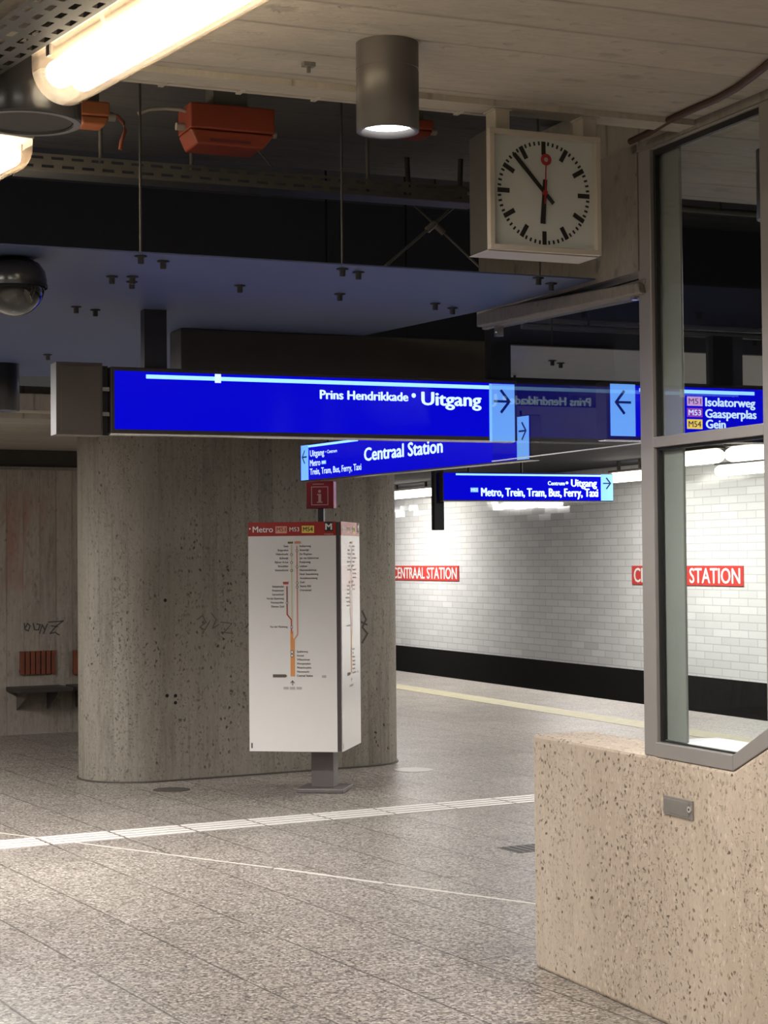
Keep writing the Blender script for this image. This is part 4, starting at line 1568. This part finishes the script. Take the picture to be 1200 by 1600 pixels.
PW = PWALL - 0.75
ba = platform_tube('glowing tube lamp over the track, right of the oval pillar', 606, 681, 775, 768, 2.7, 0, wall=PW)
bb_ = platform_tube('glowing tube lamp over the track, left of the screen post', 956, 1012, 746, 743, 2.7, 0, wall=PW)
bc_ = platform_tube('sloping glowing tube added behind the lower pane, nearest the post', 1031, 1125, 727, 706, 2.7, 0, wall=PWALL - 3.9)  # added for the bright tubes that show in the lower pane
bd_ = platform_tube('thick glowing tube added behind the lower pane, above the white tiles', 1122, 1260, 732, 728, 2.7, 0, wall=PW)
be_ = platform_tube('glowing tube added behind the lower pane, close under the middle rail', 1140, 1260, 706, 703, 2.7, 0, wall=PWALL - 4.2)
for xx in (ba.x - 0.6, bb_.x + 0.9, bb_.x + 4.5, ba.x - 8):
    area('wall_wash_light', FT, Vector((xx, PWALL - 1.9, 2.66)), 2.2, 0.15, 165, NEUT, tilt=R(16))

# ================================================================== MAP COLUMN
kz = hz(W0, 498, 1237, 0)
kc = hz(W0, 497, 1236, 0)
KF = Fr(-10.8)
kbase = KF.to(kc)
KW = 0.645
# board centre: its front-left edge stands where the photo's board does
fl_px = hy(W0, 389, 1000, kc.y - 0.20)
cfront = KF.to(Vector((fl_px.x, fl_px.y, 0)))
kx0, ky0 = cfront.x, cfront.y
kx1, ky1 = kx0 + KW, ky0 + KW
zk0 = 1.6 - (1172 - 876) / F * fl_px.y
zk1 = 1.6 + (876 - 816) / F * fl_px.y
kcx, kcy = kx0 + KW * 0.70, ky0 + KW * 0.5
kbase = Vector((kcx, kcy, 0))
ks = thing('map_column', 'white metro map column with red header on a grey pole before the pillar', 'map column', KF, kbase)
b = MB(kbase)
b.box((kcx - 0.165, kcy - 0.165, 0), (kcx + 0.165, kcy + 0.165, 0.03))
b.build('base_plate', M_KPOLE, ks, bevel=0.006)
b = MB(kbase)
b.box((kcx - 0.078, kcy - 0.078, 0.03), (kcx + 0.078, kcy + 0.078, zk0 + 0.01))
b.build('pole', M_KPOLE, ks, bevel=0.004)
b = MB(kbase)
b.box((kx0 + 0.004, ky0 + 0.004, zk0 + 0.004), (kx1 - 0.004, ky1 - 0.004, zk1 - 0.004))
b.build('core', M_KDARK, ks)
hd = 0.095
for side in (0, 1):
    # local builder: draw on a face with normal -y, then turn it onto the right-hand side
    def sided(mb):
        if side == 1:
            for v in mb.bm.verts:
                x, y = v.co.x - kx0, v.co.y - ky0
                v.co.x, v.co.y = kx1 - y, ky0 + x
        return mb
    W_ = KW - 0.03
    off = 0.0 if side == 0 else 0.012
    X0 = kx0 + off
    b = MB(kbase)
    b.box((X0, ky0 - 0.003, zk0), (X0 + W_, ky0 + 0.004, zk1 - hd))
    pn = sided(b).build('map_panel', M_KWHITE, ks)
    b = MB(kbase)
    b.box((X0, ky0 - 0.003, zk1 - hd), (X0 + W_, ky0 + 0.004, zk1))
    hdr = sided(b).build('header', M_KRED, ks)
    yy = ky0 - 0.0045
    u = lambda f: X0 + W_ * f              # fraction across
    H_ = zk1 - zk0
    v_ = lambda f: zk1 - H_ * f            # fraction down
    b = MB(kbase)
    zt = zk1 - hd * 0.72
    b.disc(u(0.02), zk1 - hd * 0.45, 0.006, yy)
    b.text('Metro', u(0.055), u(0.285), zt, hd * 0.42, yy, 0, 0.015)
    b.text('M53', u(0.475), u(0.585), zt + 0.004, hd * 0.30, yy, 0, 0.01)
    b.text('metro', u(0.87), u(0.97), zk1 - hd * 0.93, hd * 0.08, yy, 0, 0.005)
    sided(b).build('header_lettering', M_WHITE, hdr)
    b = MB(kbase)
    b.rect(u(0.315), zt - 0.008, u(0.445), zt + hd * 0.42, yy, 0)
    b.text('M51', u(0.33), u(0.43), zt + 0.004, hd * 0.30, yy - 0.001, 1, 0.012)
    b.rect(u(0.615), zt - 0.008, u(0.755), zt + hd * 0.44, yy, 2)
    b.text('M54', u(0.63), u(0.74), zt + 0.004, hd * 0.30, yy - 0.001, 3, 0.012)
    b.rect(u(0.875), zk1 - hd * 0.70, u(0.965), zk1 - hd * 0.02, yy, 3)
    b.text('M', u(0.885), u(0.955), zk1 - hd * 0.58, hd * 0.44, yy - 0.001, 4, 0.03)
    sided(b).build('header_badges', [plain('salmon_badge', (0.75, 0.42, 0.30), 0.4, var=0), M_KRED, M_KYEL, M_INK, M_WHITE], hdr)
    # the line diagram
    fx = lambda px: u((px - 97) / 447.0)
    fy = lambda py: v_((py - 118) / 1195.0)
    b = MB(kbase)
    lw = 0.0085
    P = lambda *a: [(fx(x), fy(y)) for x, y in a]
    b.stroke(P((318, 240), (318, 660)), lw, yy, 0)
    b.stroke(P((346, 245), (346, 705), (329, 730)), lw, yy, 1)
    b.stroke(P((294, 455), (294, 600), (315, 628), (315, 700)), lw, yy - 0.0003, 2)
    b.stroke(P((313, 690), (313, 920)), lw, yy - 0.0006, 3)
    b.stroke(P((320.5, 690), (320.5, 920)), lw, yy - 0.0004, 3)
    b.stroke(P((328, 728), (328, 920)), lw, yy - 0.0005, 3)
    for (x, y) in ((318, 288), (318, 330), (318, 372), (346, 268), (346, 352), (346, 436), (346, 457), (294, 540), (316, 666)):
        b.disc(fx(x), fy(y), 0.0088, yy - 0.0010, 5, 14)
        b.disc(fx(x), fy(y), 0.0055, yy - 0.0014, 4, 14)
    for y in (796, 814):
        b.disc(fx(318), fy(y), 0.012, yy - 0.0010, 5, 14)
        b.disc(fx(318), fy(y), 0.008, yy - 0.0014, 4, 14)
    b.stroke(P((294, 455), (294, 560)), 0.003, yy - 0.0008, 5)
    sided(b).build('line_diagram', [M_LYELLOW, M_LSALMON, M_LRED, M_LORANGE, M_KWHITE, M_TEXT], pn)
    b = MB(kbase)
    ch = 0.0135
    rowy = lambda i, y0: y0 + i * 20.9
    for i, t in enumerate(('Gein', 'Reigersbos', 'Holendrecht', 'Bullewijk', 'Bijlmer Arena', 'Strandvliet', 'Duivendrecht')):
        b.text(t, 0, fx(302), fy(rowy(i, 249)), ch, yy, 0, 0.014, 'right')
    for i, t in enumerate(('Isolatorweg', 'Sloterdijk', 'De Vlugtlaan', 'Jan van Galenstraat', 'Postjesweg', 'Lelylaan', 'Heemstedestraat', 'Henk Sneevlietweg', 'Amstelveenseweg', 'Zuid', 'Station RAI', 'Overamstel')):
        b.text(t, fx(360), 0, fy(rowy(i, 249)), ch, yy, 0, 0.014, 'left')
    for i, t in enumerate(('Gaasperplas', 'Kraaiennest', 'Ganzenhoef', 'Verrijn Stuartweg', 'Venserpolder', 'Diemen Zuid')):
        b.text(t, 0, fx(278), fy(rowy(i, 459)), ch, yy, 0, 0.014, 'right')
    b.text('Van der Madeweg', 0, fx(296), fy(669), ch, yy, 0, 0.014, 'right')
    for i, t in enumerate(('Spaklerweg', 'Amstel', 'Wibautstraat', 'Weesperplein', 'Waterlooplein', 'Nieuwmarkt', 'Centraal Station')):
        b.text(t, fx(342), 0, fy(rowy(i, 798)), ch, yy, 0, 0.025 if i == 6 else 0.014, 'left')
    b.stroke(P((319, 968), (319, 946)), 0.005, yy, 0)
    b.stroke(P((310, 956), (319, 945), (328, 956)), 0.005, yy - 0.0003, 0)
    b.flat(P((219, 928), (284, 928), (293, 920), (284, 912), (219, 912)), yy, 0)
    sided(b).build('station_names', M_TEXT, pn)
    b = MB(kbase)
    for (x0, x1, y0, y1, mi) in ((300, 327, 221, 231, 0), (334, 365, 219, 232, 1), (274, 302, 430, 443, 2), (273, 299, 977, 990, 3), (305, 333, 977, 990, 3), (339, 366, 977, 990, 3), (468, 490, 916, 929, 3)):
        b.rect(fx(x0), fy(y1), fx(x1), fy(y0), yy, mi)
    b.rect(fx(106), fy(1297), fx(113), fy(1270), yy, 4)
    sided(b).build('diagram_badges', [plain('olive_badge', (0.16, 0.13, 0.03), 0.5, var=0), M_LSALMON, M_LRED, M_KGREY, M_TEXT], pn)
# information sign on top
pxx = kcx - 0.01
b = MB(kbase)
zi0 = 1.6 + (876 - 795) / F * kc.y
zi1 = 1.6 + (876 - 752.5) / F * kc.y
b.box((pxx - 0.02, kcy - 0.02, zk1 - 0.006), (pxx + 0.02, kcy + 0.02, zi0 + 0.01))
b.build('top_pole', M_KDARK, ks)
iw = 0.098
b = MB(kbase)
b.box((pxx - iw, kcy - 0.045, zi0), (pxx + iw, kcy + 0.045, zi1))
ic = b.build('information_sign', M_IRED, ks, bevel=0.003)
b = MB(kbase)
yi = kcy - 0.0465
zc_ = zi0 + (zi1 - zi0) * 0.44
hs = 0.058
b.stroke([(pxx - hs, zc_ - hs), (pxx + hs, zc_ - hs), (pxx + hs, zc_ + hs * 1.15), (pxx - hs, zc_ + hs * 1.15), (pxx - hs, zc_ - hs)], 0.006, yi)
b.rect(pxx - 0.010, zc_ - 0.040, pxx + 0.010, zc_ + 0.018, yi)
b.rect(pxx - 0.019, zc_ + 0.010, pxx + 0.0, zc_ + 0.018, yi - 0.0003)
b.rect(pxx - 0.020, zc_ - 0.044, pxx + 0.020, zc_ - 0.036, yi - 0.0003)
b.disc(pxx - 0.001, zc_ + 0.036, 0.0105, yi)
b.rect(pxx - 0.05, zi1 - 0.022, pxx + 0.03, zi1 - 0.017, yi)
b.build('information_symbol', M_IPINK, ic)

# ================================================================== BENCH SEATS on the left wall
def bench(label, xa, xb_, ya, yb, sxa, sxb, sy):
    a, e = hy(FA, xa, 1036, BW - 0.03).x, hy(FA, xb_, 1036, BW - 0.03).x
    z1, z0 = hy(FA, xa, ya, BW - 0.03).z, hy(FA, xa, yb, BW - 0.03).z
    s0, s1 = hy(FA, sxa, sy, BW - 0.25).x, hy(FA, sxb, sy, BW - 0.25).x
    zs = 0.43
    base = Vector(((s0 + s1) / 2, BW, 0.2))
    th = thing('wall_seat', label, 'seat', FA, base, 'wall seats under the graffiti')
    b = MB(base)
    n = 7
    wd = (e - a) / n
    for i in range(n):
        b.box((a + wd * i + 0.006, BW - 0.035, z0), (a + wd * (i + 1) - 0.006, BW - 0.001, z1))
    b.box((a, BW - 0.016, z0 + 0.02), (e, BW - 0.0005, z0 + 0.05))
    b.build('backrest', M_SLATS, th, bevel=0.004)
    b = MB(base)
    b.box((s0, BW - 0.40, zs - 0.02), (s1, BW - 0.0005, zs + 0.022))
    b.build('seat', M_SEAT, th, bevel=0.008)
    for xx in (s0 + 0.10, s1 - 0.12):
        b = MB(base)
        b.prism([(BW - 0.001, zs - 0.0205), (BW - 0.33, zs - 0.0205), (BW - 0.30, zs - 0.06), (BW - 0.001, zs - 0.20)], xx, xx + 0.015, 'x')
        b.build('bracket', M_KPOLE, th)


bench('red-brown slatted wall seat under the graffiti, fully in view', 31, 88, 1018, 1055, 22, 106, 1081)
bench('slatted wall seat mostly hidden behind the oval pillar', 114, 175, 1016, 1054, 116, 195, 1079)

# graffiti scribbles
def scribble(label, fr, c, strokes, r_, mat):
    pts0 = hy(fr, strokes[0][0][0], strokes[0][0][1], c)
    b = MB(pts0)
    for st in strokes:
        P_ = [hy(fr, x, y, c) for x, y in st]
        b.stroke([(p.x, p.z) for p in P_], r_, c - 0.001)
    tag(b.build('graffiti_tag', mat, fr=fr), label, 'graffiti', 'graffiti scribbles')


scribble('dark pen graffiti tag on the wall above the slatted seat', FA, BW - 0.001,
         [[(38, 974), (39, 983), (44, 986), (47, 978), (43, 974), (40, 980)], [(52, 974), (54, 984), (60, 984), (63, 976), (57, 975)], [(62, 990), (66, 976), (70, 984), (74, 975), (68, 990)],
          [(76, 972), (92, 971), (99, 970), (88, 978), (78, 990), (86, 988), (92, 992)], [(80, 978), (90, 979)]], 0.011, M_GRAF)
scribble('faint graffiti scrawl on the front of the oval pillar', FA, cb - PR - 0.001,
         [[(308, 968), (316, 962), (322, 972), (312, 980), (320, 984), (328, 970)], [(330, 958), (338, 968), (332, 982), (342, 976)], [(345, 972), (362, 974), (350, 988), (364, 990)]], 0.008, plain('faded_ink', (0.115, 0.10, 0.078), 0.7, var=0))
scribble('dark zigzag graffiti on the pillar right of the map column', FA, cb - PR - 0.001,
         [[(566, 955), (572, 968), (566, 980), (574, 990), (566, 1004)], [(565, 972), (573, 976)]], 0.014, M_GRAF)
# bolt holes in the pillar
for (x, y, lab) in ((258, 938, 'lone black bolt hole high on the pillar front'), (261, 1087, 'left of three black bolt holes low on the pillar'), (274, 1087, 'upper right of three black bolt holes low on the pillar'), (274, 1098, 'lowest of three black bolt holes on the pillar')):
    q = hy(FA, x, y, cb - PR)
    b = MB(q)
    b.lathe((q.x, q.y, q.z), [(0.013, -0.002), (0.010, 0.001)], 14, axis='y')
    tag(b.build('bolt_plug', M_BLACK, fr=FA), lab, 'bolt plug', 'black bolt plugs in the pillar')

# ================================================================== FLOOR DETAILS
tl = hz(FA, 0, 1322, 0)
tbase = Vector((6.0, 10.1, 0))
tac = thing('tactile_guide_line', 'white ribbed tactile guide line crossing the floor before the map column', 'guide line', FA, tbase)
S = 0.45
jx = hz(FA, 402, 1286, 0).x
b0 = (hz(FA, 402, 1292, 0).y + hz(FA, 620, 1272, 0).y) / 2
for i in range(-12, 10):
    x0_, x1_ = jx + S * i + 0.012, jx + S * (i + 1) - 0.012
    for r_ in range(4):
        yy = b0 + r_ * 0.082
        b = MB(tbase)
        b.box((x0_, yy, 0), (x1_, yy + 0.052, 0.004))
        b.build('rib', M_RIB, tac)
# the pale joint strip
A_, M1, M2, E_ = (hz(FA, x, y, 0) for x, y in ((-20, 1300.5), (430, 1357), (602, 1381), (905, 1422)))
def strip_piece(label, P0, P1, wd):
    d = (P1 - P0).normalized()
    n = Vector((-d.y, d.x, 0)) * wd / 2
    b = MB(P0)
    b.prism([((P0 + n).x, (P0 + n).y), ((P0 - n).x, (P0 - n).y), ((P1 - n).x, (P1 - n).y), ((P1 + n).x, (P1 + n).y)], 0, 0.003)
    tag(b.build('joint_strip', M_BRASS, fr=FA), label, 'joint strip', 'pale joint strip pieces in the floor')


d_ = (E_ - A_).normalized()
A_ = A_ - d_ * 3.0
strip_piece('thin pale joint strip in the floor, long piece crossing the tactile line', A_, M1 - d_ * 0.02, 0.014)
strip_piece('thicker middle piece of the pale joint strip in the floor', M1, M2 - d_ * 0.01, 0.026)
strip_piece('pale joint strip piece in the floor ending at the parapet', M2 + d_ * 0.01, E_, 0.018)
# drains and covers
def cover(name, label, x, y, r_, mat, cat):
    q = hz(FA, x, y, 0)
    b = MB(q)
    b.lathe((q.x, q.y, 0), [(r_, 0), (r_, 0.002), (r_ * 0.95, 0.003)], 40)
    tag(b.build(name, mat, fr=FA), label, cat)


cover('floor_drain', 'round dark drain cover in the floor at the pillar foot', 268, 1234, 0.13, M_DRAIN, 'drain cover')
cover('floor_cover', 'round pale cover plate in the floor right of the pillar', 646, 1203, 0.15, M_LIGHTCOVER, 'cover plate')
q = hz(FA, 822, 1326, 0)
b = MB(q)
b.box((q.x - 0.12, q.y - 0.11, 0), (q.x + 0.25, q.y + 0.11, 0.002), 0)
for i in range(7):
    xx = q.x - 0.10 + 0.05 * i
    b.box((xx, q.y - 0.09, 0.002), (xx + 0.014, q.y + 0.09, 0.004), 1)
tag(b.build('floor_grate', [M_DRAIN, M_BLACK], fr=FA), 'small slotted floor grate beside the parapet end', 'grate')
# yellow tactile band along the platform edge
py = (hz(FP, 706, 1084.6, 0).x + hz(FP, 1005, 1134.4, 0).x) / 2
base = Vector((py, 17, 0))
yl = thing('platform_warning_line', 'pale yellow studded warning line along the platform edge', 'warning line', FP, base)
b = MB(base)
b.box((py - 0.17, 4, 0), (py + 0.17, 24.5, 0.003))
b.build('band', M_YELTILE, yl)
